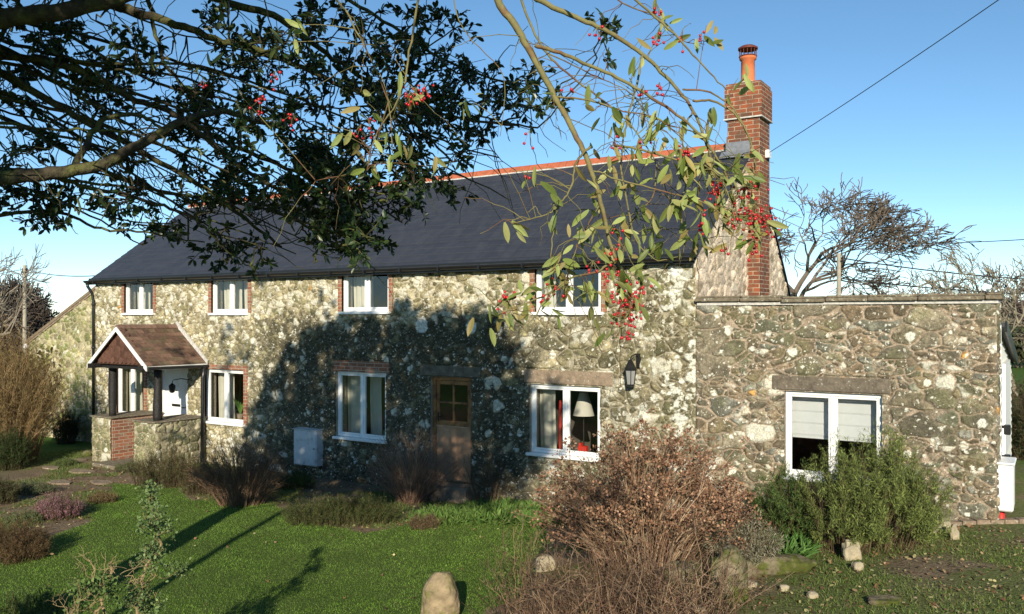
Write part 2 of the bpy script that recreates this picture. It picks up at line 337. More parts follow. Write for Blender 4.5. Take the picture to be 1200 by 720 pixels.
# ------------------------------------------------------------------ rubble walls
def voro(U, V, cw, ch, seed, p=3.0, wamp=.35, jit=.8):
    f1 = np.full(U.shape, 9.); f2 = np.full(U.shape, 9.); idi = np.zeros(U.shape, int); idj = np.zeros(U.shape, int)
    j = np.floor(V/ch).astype(int)
    for dj in (-2, -1, 0, 1, 2):
        cj = j+dj; of = hsh(cj, cj*0+7, seed)
        i0 = np.floor(U/cw-of).astype(int)
        for di in (-2, -1, 0, 1, 2):
            ci = i0+di
            px = (ci+of+.5+jit*(hsh(ci, cj, seed+1)-.5))*cw; py = (cj+.5+jit*(hsh(ci, cj, seed+2)-.5))*ch
            w = wamp*hsh(ci, cj, seed+3)**2
            d = (np.abs((U-px)/cw)**p+np.abs((V-py)/ch)**p)**(1/p)-w
            c1 = d < f1
            f2 = np.where(c1, f1, np.minimum(f2, d)); idi = np.where(c1, ci, idi); idj = np.where(c1, cj, idj); f1 = np.where(c1, d, f1)
    return f2-f1, idi, idj
def pick(pal, h):
    pal = np.array(pal); return pal[np.minimum((h*len(pal)).astype(int), len(pal)-1)]
def spots(U, V, cell, seed, prob, r0, r1):             # round patches of lichen
    m = np.zeros(U.shape); i0 = np.floor(U/cell); j0 = np.floor(V/cell)
    for dj in (-1, 0, 1):
        for di in (-1, 0, 1):
            ci, cj = i0+di, j0+dj; on = hsh(ci, cj, seed+3) < prob; r = cell*(r0+(r1-r0)*hsh(ci, cj, seed+4)**2)
            d = np.hypot(U-(ci+hsh(ci, cj, seed+1))*cell, V-(cj+hsh(ci, cj, seed+2))*cell); m = np.maximum(m, np.where(on, sstep(r, r*.65, d), 0))
    return m
def mixed(U, V, cw, ch, seed, p, f=.5, keep=.45, wamp=.7):   # big stones, some of them replaced by groups of small ones
    e, i, j = voro(U, V, cw, ch, seed, p, wamp, .9); e2, i2, j2 = voro(U, V, cw*f, ch*f*1.1, seed+17, p, .5, .9)
    sp = hsh(i, j, seed+29) > keep; es = np.minimum(e/f*.8, e2)
    return np.where(sp, es, e), np.where(sp, i2+i*131+9000, i), np.where(sp, j2+j*57, j)
def rubble(U, V, style, seed):
    wu = .05*(fbm(U, V, .22, seed+50, 2)-.5)*2; wv = .035*(fbm(U, V, .22, seed+60, 2)-.5)*2
    n_big = fbm(U, V, 1.1, seed+70, 3); n_mid = fbm(U, V, .17, seed+80, 3); n_f = fbm(U, V, .035, seed+90, 2); n_f2 = fbm(U, V, .075, seed+95, 3)
    Z0 = np.zeros_like(U); white = Z0+.05; dark = Z0; spot = Z0+.3
    if style == 'ext':
        e, i, j = mixed(U+wu, V+wv, .36, .20, seed, 5.0, .5, .42, .55); mw = .115
        pal = [(.235, .20, .13), (.205, .18, .125), (.27, .23, .16), (.18, .16, .11), (.23, .225, .17), (.31, .265, .18), (.21, .165, .11), (.26, .25, .20), (.29, .22, .14)]
        mort = (.37, .29, .21); white = Z0+.085; dark = Z0+.45; spot = Z0+.8; big = .85
    elif style == 'gable':
        e, i, j = voro(U+wu, V+wv, .24, .17, seed, 2.2, .4, .9); mw = .30
        pal = [(.60, .47, .34), (.48, .38, .27), (.66, .54, .41), (.42, .33, .23)]; mort = (.66, .54, .41); spot = Z0+.15; big = .5
    elif style == 'side':
        e, i, j = voro(U+wu, V+wv, .19, .15, seed, 2.2, .4, .9); mw = .16
        pal = [(.36, .32, .17), (.26, .26, .10), (.42, .37, .23), (.20, .21, .08), (.31, .27, .16)]; mort = (.44, .38, .24); spot = Z0+.25; dark = Z0+.15; big = .7
    elif style == 'pier':
        e, i, j = voro(U+wu, V+wv, .22, .16, seed, 2.3, .4, .9); mw = .14
        pal = [(.28, .25, .15), (.22, .21, .11), (.33, .29, .19), (.18, .17, .09)]; mort = (.36, .31, .21); spot = Z0+.3; dark = Z0+.3; big = .8
    else:
        e1, i1, j1 = voro(U+wu, V+wv, .125, .105, seed, 2.2, .5, .95)
        e2, i2, j2 = mixed(U+wu, V+wv, .27, .19, seed+11, 2.6, .52, .5, .65)
        s = sstep(-5.6, -3.6, U+1.6*(n_big-.5)) > .5
        s = s | ((U > -8.2) & (V > 3.66+.12*(n_big-.5))) | ((U > -10) & (U < -7.6) & (V < 1.5+.8*(n_big-.5)))
        e = np.where(s, e2, e1); i = np.where(s, i2+5000, i1); j = np.where(s, j2, j1); mw = np.where(s, .11, .17)
        pal = [(.36, .325, .21), (.29, .26, .165), (.42, .38, .26), (.23, .21, .13), (.46, .42, .30), (.27, .25, .165)]
        L_ = sstep(-8.5, -11, U); mid = sstep(-10.8, -9.0, U+.6*(n_big-.5))*sstep(-2.2, -3.8, U)*sstep(3.25, 2.75, V+.8*(n_mid-.5)); R_ = sstep(-4.2, -2.8, U)  # mid: dirty, lichen-dark lower wall, with tree shade also put into its colour
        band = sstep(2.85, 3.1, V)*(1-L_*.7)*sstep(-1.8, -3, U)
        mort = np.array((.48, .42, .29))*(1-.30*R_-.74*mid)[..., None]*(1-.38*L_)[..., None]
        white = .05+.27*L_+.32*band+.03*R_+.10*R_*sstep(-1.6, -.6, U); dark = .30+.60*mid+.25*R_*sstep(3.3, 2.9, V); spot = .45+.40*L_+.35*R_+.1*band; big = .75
    h = hsh(i, j, seed+5); h2 = hsh(i, j, seed+6); h3 = hsh(i, j, seed+7); h4 = hsh(i, j, seed+8)
    stone = pick(pal, h)*(.70+.55*h2)[..., None]*(.62+.76*n_mid)[..., None]*(.62+.76*n_f)[..., None]
    if style == 'ext': stone = stone*.88
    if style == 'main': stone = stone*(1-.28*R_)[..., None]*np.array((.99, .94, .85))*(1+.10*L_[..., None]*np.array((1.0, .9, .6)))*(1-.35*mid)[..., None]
    if style in ('ext', 'main'):
        oc = h3 > (.988 if style == 'ext' else .996); stone = np.where(oc[..., None], np.array((.55, .31, .10))*(.6+.8*n_f2)[..., None], stone)
    stone = cmixa(stone, (.16, .165, .07), sstep(.5, .68, fbm(U, V, .35, seed+33, 3))*.4)
    dk = sstep(.62, .40, n_mid*.5+n_f2*.5-.20*(dark-.4)+.22*(h4-.5))*dark          # black lichen crust; its mid share also stands in for tree shade
    stone = cmixa(stone, (.045, .042, .028), np.clip(dk, 0, 1)*.85)
    # whole stones gone white, then round white rosettes and specks
    wh = (h4 > 1-white)*sstep(.30, .48, n_f2*.6+n_mid*.4)
    mk = sstep(mw, mw*.4, e+.05*(n_f-.5)+.06*(n_mid-.5))
    mc = np.asarray(mort)*(.72+.55*n_f2)[..., None]*(.75+.5*n_big)[..., None]*(.85+.3*n_f)[..., None]
    mc = cmixa(mc, (.10, .085, .055), sstep(.46, .72, n_big*.4+n_mid*.6)*(.45+.3*(style == 'ext')))
    uw = U+.018*(n_f-.5)*2+.02*(n_f2-.5); vw = V+.018*(fbm(U, V, .035, seed+91, 2)-.5)*2
    sp = np.maximum(spots(uw, vw, .085, seed+201, .34, .10, .30), spots(uw, vw, .24, seed+301, .30, .10, .34))*(h3 < spot+.25)*(.5+.5*(n_big > .42))
    sp = sstep(.3, .5, sp)*sstep(.25, .55, spot+.45*(n_mid-.2))
    colr = cmixa(stone, (.62, .59, .48), wh*big)
    colr = cmixa(colr, (.70, .68, .58), sp*.92)
    mk9 = (mk*.95)[..., None]; mcl = cmixa(mc, (.60, .57, .46), sp*.35)
    colr = colr*(1-mk9)+mcl*mk9
    if style == 'main':                                # bigger pale crusts near the right hand corner and two very white stones
        cr = sstep(.54, .60, n_f2*.5+fbm(U, V, .30, seed+401, 3)*.5)*np.maximum(sstep(-1.8, -.4, U)*sstep(4.3, 3.4, V+.5*(n_big-.5)), .55*sstep(.52, .62, n_big)*(1-mid)); colr = cmixa(colr, (.68, .67, .58), cr*.85)
        for (a_, b_, ra, rb) in WHITE:
            d = np.hypot((U-a_)/ra, (V-b_)/rb)+.35*(n_f2-.5); colr = cmixa(colr, (.72, .71, .64), sstep(1.05, .92, d))
    hgt = sstep(0, .20 if style == 'ext' else .30, e)*(.024+.020*h2)+.014*(n_f2-.5)+.007*(n_f-.5)+.012*(n_mid-.5)
    return colr, hgt
WHITE = [(*F(495, 381), .14, .15), (*F(553, 383), .12, .13), (*F(730, 346), .10, .09), (*F(792, 318), .13, .08)]
def cmixa(a, b, t): return a*(1-t[..., None])+np.asarray(b)*t[..., None]
def wall_sheet(geo, u0, u1, z0, z1, style, seed, put, step=.013, holes=(), flat=(), cut=None, amp=1.0):
    us = np.unique(np.round(np.concatenate([np.arange(u0, u1, step), [u1]]+[[a, b] for a, b, _, _ in holes]), 5))
    zs = np.unique(np.round(np.concatenate([np.arange(z0, z1, step), [z1]]+[[c, d] for _, _, c, d in holes]), 5))
    us = us[(us >= u0-1e-6) & (us <= u1+1e-6)]; zs = zs[(zs >= z0-1e-6) & (zs <= z1+1e-6)]
    U, V = np.meshgrid(us, zs); colr, h = rubble(U, V, style, seed); h = h*amp*np.clip(np.minimum(U-u0, u1-U)/.035, 0, 1)
    for a, b, c, d in flat:
        m = (U > a-.03) & (U < b+.03) & (V > c-.03) & (V < d+.03); h = np.where(m, -.004, h)
    if cut is not None: 
        top = cut(U); V2 = np.minimum(V, top)
    else: V2 = V
    P = put(U, V2, h); ny, nx = U.shape
    I = np.arange(ny-1)[:, None]*nx+np.arange(nx-1)[None, :]
    mu = (us[:-1]+us[1:])/2; mz = (zs[:-1]+zs[1:])/2; MU, MZ = np.meshgrid(mu, mz); keep = np.ones(MU.shape, bool)
    for a, b, c, d in holes: keep &= ~((MU > a) & (MU < b) & (MZ > c) & (MZ < d))
    if cut is not None: keep &= zs[:-1][:, None] < cut(MU)
    Q = np.stack([I, I+1, I+nx+1, I+nx], -1)[keep]
    geo.add(P.reshape(-1, 3), Q, c=colr.reshape(-1, 3))
front = lambda y0: (lambda U, V, h: np.stack([U, y0-h, V], -1))
sidep = lambda x0: (lambda U, V, h: np.stack([x0+h, U, V], -1))

EAVE = 4.02; RIDGE = 6.15; YR = 2.9; YB = 5.3; ZB = 3.55
xL = F(112, 330)[0]; xR = F(1168, 400)[0]; TOPX = 3.31
def rect(px0, px1, py0, py1, y=0.0):
    a, _ = F(px0, py0, y); b, _ = F(px1, py0, y)
    zt = (F(px0, py0, y)[1]); zb = F(px0, py1, y)[1]; return [a, b, zb, zt]
print('xL', xL, 'xR', xR)
WIN = {'u1': rect(146, 180, 328, 367), 'u2': rect(248, 291, 325, 367), 'u3': rect(401, 456, 318, 365.5), 'u4': rect(627, 705, 308, 366),
       'g1': rect(137, 169, 428, 486), 'g2': rect(240.5, 286, 432, 493), 'g3': rect(394, 453, 435, 511), 'g4': rect(621, 704, 450, 530),
       'e1': rect(919.5, 1034, 458, 557)}
DOORW = rect(189, 221, 430, 530); DOORO = rect(505, 553, 441, 560)
for k, v in WIN.items(): print(k, [round(float(a), 2) for a in v])
print('doors', DOORW, DOORO)
DOORW[2] = float(ground(-12, -.2))+.12
YI = .07
house = thing('stone_cottage', 'long two-storey rubble stone cottage with dark slate roof, brick chimney, porch and low stone extension', 'house', (0, 0, 0))
holes = [tuple(WIN[k]) for k in ('u1', 'u2', 'u3', 'u4', 'g1', 'g2', 'g3', 'g4')]+[tuple(DOORW), tuple(DOORO)]
flats = []
def brick_jambs(r, ex=.11, dz=.0, top=0.0):
    return [(r[0]-ex, r[0], r[2]-dz, r[3]+top), (r[1], r[1]+ex, r[2]-dz, r[3]+top)]
JB = {}
for k in ('u1', 'u2', 'u3', 'u4'): JB[k] = brick_jambs(WIN[k], .10)
for k in ('g1', 'g2'): JB[k] = brick_jambs(WIN[k], .12)
JB['g2'].append((WIN['g2'][0]-.12, WIN['g2'][1]+.12, WIN['g2'][3], WIN['g2'][3]+.10))
JB['g3'] = [(WIN['g3'][0]-.05, WIN['g3'][1]+.08, WIN['g3'][3], WIN['g3'][3]+.22)]
JB['door'] = [(DOORW[0]-.2, DOORW[0], DOORW[2], DOORW[3])]
JB['g1'].append((WIN['g1'][0]-.12, DOORW[0]-.205, -.45, WIN['g1'][2]-.05))
for v in JB.values(): flats += v
LINT = {'g4': (WIN['g4'][0]-.12, WIN['g4'][1]+.22, WIN['g4'][3]+.02, WIN['g4'][3]+.25), 'door': (DOORO[0]-.25, DOORO[1]+.2, DOORO[3]+.01, DOORO[3]+.2)}
flats += list(LINT.values())
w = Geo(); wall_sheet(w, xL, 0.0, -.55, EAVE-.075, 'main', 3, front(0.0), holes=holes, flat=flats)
for h in holes:                                        # reveals
    a, b, c, d = h; cl = (.30, .26, .2)
    w.add([(a, -.01, c), (a, .3, c), (a, .3, d), (a, -.01, d)], [(0, 1, 2, 3)], c=cl)
    w.add([(b, -.01, c), (b, -.01, d), (b, .3, d), (b, .3, c)], [(0, 1, 2, 3)], c=cl)
    w.add([(a, -.01, d), (a, .3, d), (b, .3, d), (b, -.01, d)], [(0, 1, 2, 3)], c=cl)
    w.add([(a, -.01, c), (b, -.01, c), (b, .3, c), (a, .3, c)], [(0, 1, 2, 3)], c=cl)
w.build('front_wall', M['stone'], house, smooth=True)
def rear_cut(U): return np.where(U < YR, EAVE+(RIDGE-EAVE)*U/YR, RIDGE-(RIDGE-ZB)*(U-YR)/(YB-YR))-.04
w = Geo(); wall_sheet(w, 0.0, YB, -.3, RIDGE, 'gable', 23, sidep(0.0), step=.025, cut=rear_cut, amp=.8)
w.build('gable_wall', M['stone'], house, smooth=True)
w = Geo()                                              # plain back and far end, closing the house
def gable_pts(ex=0): return [(0.0, -.5), (0.0, EAVE), (YR, RIDGE-.04), (YB, ZB), (YB, -.5)]
w.add([(xL, p[0], p[1]) for p in gable_pts()], t=[(0, 1, 2), (0, 2, 3), (0, 3, 4)], c=(.3, .26, .16))
w.add([(xL, YB, -.5), (0, YB, -.5), (0, YB, ZB), (xL, YB, ZB)], [(0, 1, 2, 3)], c=(.3, .26, .16))
w.build('rear_wall', M['stone'], house)
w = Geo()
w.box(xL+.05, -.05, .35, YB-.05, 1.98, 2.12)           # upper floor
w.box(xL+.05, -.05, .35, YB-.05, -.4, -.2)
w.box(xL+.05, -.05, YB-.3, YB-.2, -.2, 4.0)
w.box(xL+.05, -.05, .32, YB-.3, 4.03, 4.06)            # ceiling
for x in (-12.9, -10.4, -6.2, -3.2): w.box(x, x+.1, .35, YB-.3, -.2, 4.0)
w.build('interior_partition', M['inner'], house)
# roof: stepped slate courses
r = Geo(); nrow = 17; n = np.array([0, -(RIDGE-EAVE), YR]); n = n/np.linalg.norm(n)
OV = -.16; zE = EAVE+.02+OV*(RIDGE-EAVE)/YR
for k in range(nrow):
    a = OV+(YR-OV)*k/nrow; b = OV+(YR-OV)*(k+1)/nrow; za = zE+(RIDGE+.02-zE)*k/nrow; zb = zE+(RIDGE+.02-zE)*(k+1)/nrow
    nseg = 70; xs = np.linspace(xL-.07, .06, nseg+1); jit = .0025*rng.standard_normal(nseg+1)
    A = np.stack([xs, np.full(nseg+1, a), np.full(nseg+1, za)+.012+jit], -1); B = np.stack([xs, np.full(nseg+1, b), np.full(nseg+1, zb)], -1)
    C = np.stack([xs, np.full(nseg+1, a), np.full(nseg+1, za)-.002], -1)
    j = np.arange(nseg); m_ = nseg+1
    r.add(np.concatenate([C, A, B]), np.concatenate([np.stack([j, j+1, m_+j+1, m_+j], -1), np.stack([m_+j, m_+j+1, 2*m_+j+1, 2*m_+j], -1)]))
zR = RIDGE+.02
r.add([(xL-.07, YR, zR), (.06, YR, zR), (.06, YB+.15, ZB-.14), (xL-.07, YB+.15, ZB-.14)], [(0, 1, 2, 3)])
for x in (xL-.07, .06):                                # verge edges
    r.add([(x, OV, zE), (x, YR, zR), (x, YR, zR-.05), (x, OV, zE-.05)], [(0, 1, 2, 3)])
    r.add([(x, YR, zR), (x, YB+.15, ZB-.14), (x, YB+.15, ZB-.19), (x, YR, zR-.05)], [(0, 1, 2, 3)])
r.add([(xL-.07, OV, zE-.05), (.06, OV, zE-.05), (.06, YR, zR-.05), (xL-.07, YR, zR-.05)], [(0, 1, 2, 3)])
roof = r.build('roof', M['slate'], house, uv=True)
r = Geo(); x = xL-.05
while x < -.42:                                        # ridge tiles
    L_ = min(.45, -.42-x); dz = float(rng.normal(0, .004))
    prof = [(YR-.15, zR-.085), (YR-.13, zR-.05), (YR-.05, zR+.045+dz), (YR, zR+.06+dz), (YR+.05, zR+.045), (YR+.15, zR-.06)]
    r.poly_prism(prof, 'x', x, x+L_-.012); x += .45
r.build('ridge_tiles', M['ridge'], roof)
r = Geo(); r.box(xL-.04, -.42, YR-.16, YR-.135, zR-.11, zR-.082); r.build('ridge_bedding', M['flash'], roof)
g_ = Geo(); g_.box(xL-.05, .04, -.155, -.13, EAVE-.20, EAVE-.04); g_.box(xL-.05, .04, -.13, .0, EAVE-.09, EAVE-.07)
g_.build('fascia', M['black'], house)
g_ = Geo(); th = np.linspace(math.pi, 2*math.pi, 9)
prof = [(-.20+.062*math.cos(t), EAVE-.10+.062*math.sin(t)) for t in th]+[(-.20+.052*math.cos(t), EAVE-.10+.052*math.sin(t)) for t in th[::-1]]
g_.poly_prism(prof, 'x', xL-.12, .06)
x = xL+.3
while x < 0: g_.box(x, x+.03, -.268, -.13, EAVE-.175, EAVE-.095); x += .9
g_.build('gutter', M['black'], house)
dp = xL+.02
g_ = Geo(); g_.tube([(xL-.02, -.20, EAVE-.15), (xL-.02, -.20, EAVE-.24), (dp, -.10, EAVE-.42), (dp+.02, -.08, EAVE-.6), (dp+.02, -.08, -.2)], .036, 10)
for z in (3.3, 2.2, 1.1, .3): g_.tube([(dp+.02, -.08, z), (dp+.02, -.08, z+.06)], .046, 10)
g_.tube([(xL-.02, -.2, EAVE-.2), (xL-.02, -.2, EAVE-.1)], .05, 10)
g_.build('downpipe', M['black'], house, smooth=True)
# chimney
ch = Geo(); c0, c1, d0, d1 = -.40, .25, 2.56, 3.24
ch.box(c0+.045, c1-.02, d0+.03, d1-.03, 5.55, 6.60)
ch.box(0.0, c1-.02, d0+.03, d1-.03, 3.0, 5.56)
ch.box(c0, c1+.02, d0, d1, 6.60, 7.16); ch.box(c0+.02, c1+.0, d0+.02, d1-.02, 7.16, 7.23)
chim = ch.build('chimney', M['brick'], house, uv=True)
ch = Geo(); ch.box(c0-.015, c1+.035, d0-.015, d1+.015, 6.575, 6.598); ch.build('mortar_band', M['flash'], chim)
ch = Geo(); px_, py_ = (c0+c1)/2+.0, (d0+d1)/2
ch.lathe(px_, py_, [(.30, 7.22), (.24, 7.27), (.17, 7.28), (.05, 7.28)], 16); ch.build('mortar_flaunching', M['flash'], chim)
ch = Geo(); ch.lathe(px_, py_, [(.15, 7.24), (.145, 7.3), (.125, 7.34), (.122, 7.70), (.15, 7.715), (.155, 7.76), (.13, 7.775), (.10, 7.775), (.09, 7.6)], 24)
ch.build('chimney_pot', M['pot'], chim, smooth=True)
ch = Geo(); ch.lathe(px_, py_, [(.16, 7.76), (.165, 7.775), (.155, 7.785)], 24); ch.lathe(px_, py_, [(.175, 7.90), (.178, 7.93), (.12, 7.965), (.05, 7.985), (0.0, 7.99), ], 24)
for a in range(14): 
    t = a*2*math.pi/14; ch.tube([(px_+.15*math.cos(t), py_+.15*math.sin(t), 7.77), (px_+.155*math.cos(t), py_+.155*math.sin(t), 7.92)], .006, 4)
ch.lathe(px_, py_, [(.165, 7.905), (0.0, 7.905)], 24)
ch.build('cowl', M['cowl'], chim)
ch = Geo(); ch.box(c0+.02, .06, d0+.005, d0+.028, 5.80, 6.17); ch.box(c0+.018, c0+.04, d0+.03, d1-.03, 5.9, 6.28)
ch.poly_prism([(d0-.16, 5.885), (d0+.004, 6.01), (d0+.004, 5.99), (d0-.16, 5.865)], 'x', c0-.05, .045)
ch.build('lead_flashing', M['lead'], chim)

# ------------------------------------------------------------------ windows and doors
def window(r, y=YI, jambs=(), split=.5, sill=True, brick='brickold', fr=.05, wlabel=None, sash=True, silld=.10):
    a, b, c, d = r; m = Geo(); s_ = .003
    a, b, c, d = a+s_, b-s_, c+s_, d-s_
    y0, y1 = y-.03, y+.035
    mx = a+(b-a)*split
    m.bevbox(a, a+fr, y0, y1, c, d); m.bevbox(b-fr, b, y0, y1, c, d)
    m.bevbox(a+fr+.001, b-fr-.001, y0, y1, c, c+fr); m.bevbox(a+fr+.001, b-fr-.001, y0, y1, d-fr, d)
    m.bevbox(mx-.03, mx+.03, y0, y1, c+fr+.001, d-fr-.001)
    w_ = m.build('window', M['white'], house)
    if wlabel: w_['label'] = wlabel
    gl = Geo()
    for k, (p, q) in enumerate(((a+fr, mx-.03), (mx+.03, b-fr))):
        e = .030
        if sash:
            sg = Geo(); p1, q1, c1_, d1_ = p+.002, q-.002, c+fr+.002, d-fr-.002
            sg.bevbox(p1, p1+e, y0+.012, y1-.004, c1_, d1_, .004); sg.bevbox(q1-e, q1, y0+.012, y1-.004, c1_, d1_, .004)
            sg.bevbox(p1+e, q1-e, y0+.012, y1-.004, c1_, c1_+e, .004); sg.bevbox(p1+e, q1-e, y0+.012, y1-.004, d1_-e, d1_, .004)
            sg.build('sash', M['white'], w_)
        g2 = Geo(); tl = .004*(-1)**k
        g2.add([(p+.01, y+.005-tl, c+fr), (q-.01, y+.005+tl, c+fr), (q-.01, y+.009+tl, d-fr), (p+.01, y+.009-tl, d-fr)], [(0, 1, 2, 3)])
        g2.build('pane', M['glass'], w_)
    hd = Geo(); hd.bevbox(mx+.035, mx+.05, y1-.002, y1+.02, (c+d)/2-.06, (c+d)/2+.05, .003); hd.build('handle', M['white'], w_)
    if sill:
        sg = Geo(); sg.bevbox(a-.05, b+.05, -.055-.02, y0+.01, c-.055, c-.002, .008); sg.build('sill', M['white'], w_)
    for i, jb in enumerate(jambs):
        jg = Geo(); jg.box(jb[0], jb[1], -.022, .03, jb[2], jb[3]); jg.build('brick_surround', M[brick], w_, uv=True)
    return w_
window(WIN['u1'], jambs=JB['u1']); window(WIN['u2'], jambs=JB['u2']); window(WIN['u3'], jambs=JB['u3']); window(WIN['u4'], jambs=JB['u4'])
window(WIN['g1'], jambs=JB['g1']); window(WIN['g2'], jambs=JB['g2']); window(WIN['g3'], jambs=JB['g3']); window(WIN['g4'])
def lintel(b, y=-.014, name='lintel', mt='lintel'):
    m = Geo(); n = 14; xs = np.linspace(b[0], b[1], n+1)
    for k in range(n):
        pass
    m.bevbox(b[0], b[1], y, .05, b[2], b[3], .012); return m.build(name, M[mt], house)
lintel(LINT['g4']); lintel(LINT['door'], mt='lintel_dark')
# white front door inside the porch
a, b, c, d = DOORW; m = Geo(); m.bevbox(a, a+.07, .03, .10, c, d); m.bevbox(b-.07, b, .03, .10, c, d); m.bevbox(a+.071, b-.071, .03, .10, d-.07, d)
m.bevbox(a+.071, b-.071, .05, .09, c, d-.071)
for i in (0, 1):
    for j in (0, 1):
        x0 = a+.16+i*((b-a-.32)/2+.02); x1 = x0+(b-a-.36)/2; z0 = c+.25+j*.85; z1 = z0+.62
        m.bevbox(x0, x1, .038, .052, z0, z1, .012)
dr = m.build('front_door', M['white'], house); dr['label'] = 'white panelled front door inside the porch'
m = Geo(); m.bevbox(a+.35*(b-a), a+.65*(b-a), .028, .037, c+1.06, c+1.12, .003); m.build('letter_slot', M['brass'], dr)
m = Geo(); m.tube([(b-.16, .04, c+1.05), (b-.16, .0, c+1.05), (b-.26, .0, c+1.05)], .012, 6); m.build('handle', M['brass'], dr)
# wooden stable door
a, b, c, d = DOORO; zm = F(505, 499)[1]; m = Geo(); fr = .07; c = F(505, 562)[1]
m.bevbox(a+.004, a+fr, .05, .14, c, d-.004); m.bevbox(b-fr, b-.004, .05, .14, c, d-.004); m.bevbox(a+fr+.001, b-fr-.001, .05, .14, d-fr, d-.004)
dr = m.build('wooden_door', M['wood'], house); dr['label'] = 'brown wooden half-glazed cottage door with four small panes'
m = Geo(); p, q, s0, s1 = a+fr+.004, b-fr-.004, zm+.01, d-fr-.004; e = .075
m.bevbox(p, p+e, .07, .115, s0, s1); m.bevbox(q-e, q, .07, .115, s0, s1); m.bevbox(p+e, q-e, .07, .115, s0, s0+.10); m.bevbox(p+e, q-e, .07, .115, s1-e, s1)
cx = (p+q)/2; cz = (s0+.1+s1-e)/2; m.bevbox(cx-.022, cx+.022, .072, .113, s0+.101, s1-e-.001); m.bevbox(p+e+.001, cx-.023, .072, .113, cz-.02, cz+.02); m.bevbox(cx+.023, q-e-.001, .072, .113, cz-.02, cz+.02)
m.build('upper_leaf', M['wood'], dr)
m = Geo(); m.add([(p+e, .09, s0+.1), (q-e, .09, s0+.1), (q-e, .093, s1-e), (p+e, .093, s1-e)], [(0, 1, 2, 3)]); m.build('pane', M['glass'], dr)
m = Geo(); nb = 5
for i in range(nb): m.bevbox(p+(q-p)*i/nb+.002, p+(q-p)*(i+1)/nb-.002, .075, .11, c+.02, s0-.03, .006)
m.bevbox(p, q, .055, .10, s0-.028, s0+.006, .006)
m.build('lower_leaf', M['wood2'], dr)
m = Geo(); m.tube([(p+.05, .07, s0-.08+.25), (p+.05, .035, s0+.17), (p+.13, .035, s0+.17)], .010, 6); m.bevbox(p+.03, p+.07, .06, .07, s0+.08, s0+.24, .003); m.build('handle', M['brass'], dr)
m = Geo(); m.bevbox(a-.15, b+.15, -.42, .14, -.5, c-.003, .02); m.build('doorstep', M['lintel'], house)

# ------------------------------------------------------------------ extension
w = Geo(); e1 = WIN['e1']; LE = (e1[0]-.18, e1[1]+.10, e1[3]+.012, e1[3]+.22)
wall_sheet(w, 0.0, xR, -.4, TOPX-.13, 'ext', 41, front(0.0), holes=[tuple(e1)], flat=[LE], amp=.85)
wall_sheet(w, 0.0, .45, -.4, TOPX-.13, 'ext', 43, sidep(xR), amp=.8)
cl = (.30, .25, .19)
a, b, c, d = e1
w.add([(a, -.01, c), (a, .3, c), (a, .3, d), (a, -.01, d)], [(0, 1, 2, 3)], c=cl); w.add([(b, -.01, c), (b, -.01, d), (b, .3, d), (b, .3, c)], [(0, 1, 2, 3)], c=cl)
w.add([(a, -.01, d), (a, .3, d), (b, .3, d), (b, -.01, d)], [(0, 1, 2, 3)], c=cl); w.add([(a, -.01, c), (b, -.01, c), (b, .3, c), (a, .3, c)], [(0, 1, 2, 3)], c=cl)
w.add([(0.03, .45, 2.5), (xR, .45, 2.5), (xR, .45, TOPX-.1), (0.03, .45, TOPX-.1)], [(0, 1, 2, 3)], c=cl)
w.build('extension_wall', M['stone'], house, smooth=True)
window(e1, wlabel='white two-light extension window with a white blind', jambs=[])
lintel(LE, mt='lintel_dark')
m = Geo(); m.box(.04, xR+.02, -.045, .46, TOPX-.13, TOPX-.085); m.build('mortar_fillet', M['flash'], house)
m = Geo(); x = 0.02
while x < xR+.05:                                      # uneven coping slabs
    L_ = float(rng.uniform(.45, .85)); x2 = min(x+L_, xR+.07); dz = float(rng.normal(0, .006)); o_ = float(rng.uniform(0, .02))
    m.bevbox(x, x2-.008, -.085-o_, .48, TOPX-.083+dz, TOPX-.03+dz, .01); m.bevbox(x+.01, x2-.02, -.06+o_, .46, TOPX-.029+dz, TOPX+.005+dz, .01); x = x2
    if x >= xR+.06: break
m.build('coping', M['coping'], house)
m = Geo(); YX = 4.2
for k in range(22):                                    # weatherboards on the side
    z = .45+k*.115
    if z > 2.85: break
    ye = .46+(YX-.46)*min(1, max(0, (2.93-z-.1)/.62)) if z > 2.2 else YX
    m.poly_prism([(xR-.05, z), (xR+.012, z), (xR-.008, z+.115), (xR-.05, z+.115)], 'y', .452, ye)
m.build('weatherboarding', M['siding'], house)
m = Geo(); m.box(xR-.02, xR+.03, .455, .53, .45, 2.9); m.box(xR+.01, xR+.05, 1.1, 2.6, 1.05, 2.35); m.build('side_window_trim', M['white'], house)
m = Geo(); m.poly_prism([(.46, 2.93), (YX+.1, 2.30), (YX+.1, 2.24), (.46, 2.87)], 'x', 0.05, xR+.07); m.build('extension_roof', M['slate'], house, uv=True)
m = Geo(); m.poly_prism([(.46, 2.95), (YX+.14, 2.32), (YX+.14, 2.17), (.46, 2.80)], 'x', xR+.072, xR+.10); m.build('verge_board', M['black'], house)
m = Geo(); m.box(0.1, xR-.06, YX-.05, YX, -.2, 2.25); m.box(.1, xR-.1, .4, YX, 2.0, 2.06); m.box(.1, xR-.1, .4, YX, -.1, 0.0); m.box(xR-.12, xR-.06, .46, YX, -.2, 2.1); m.box(.04, .1, .46, YX, -.2, 2.1)
m.build('extension_interior', M['inner'], house)
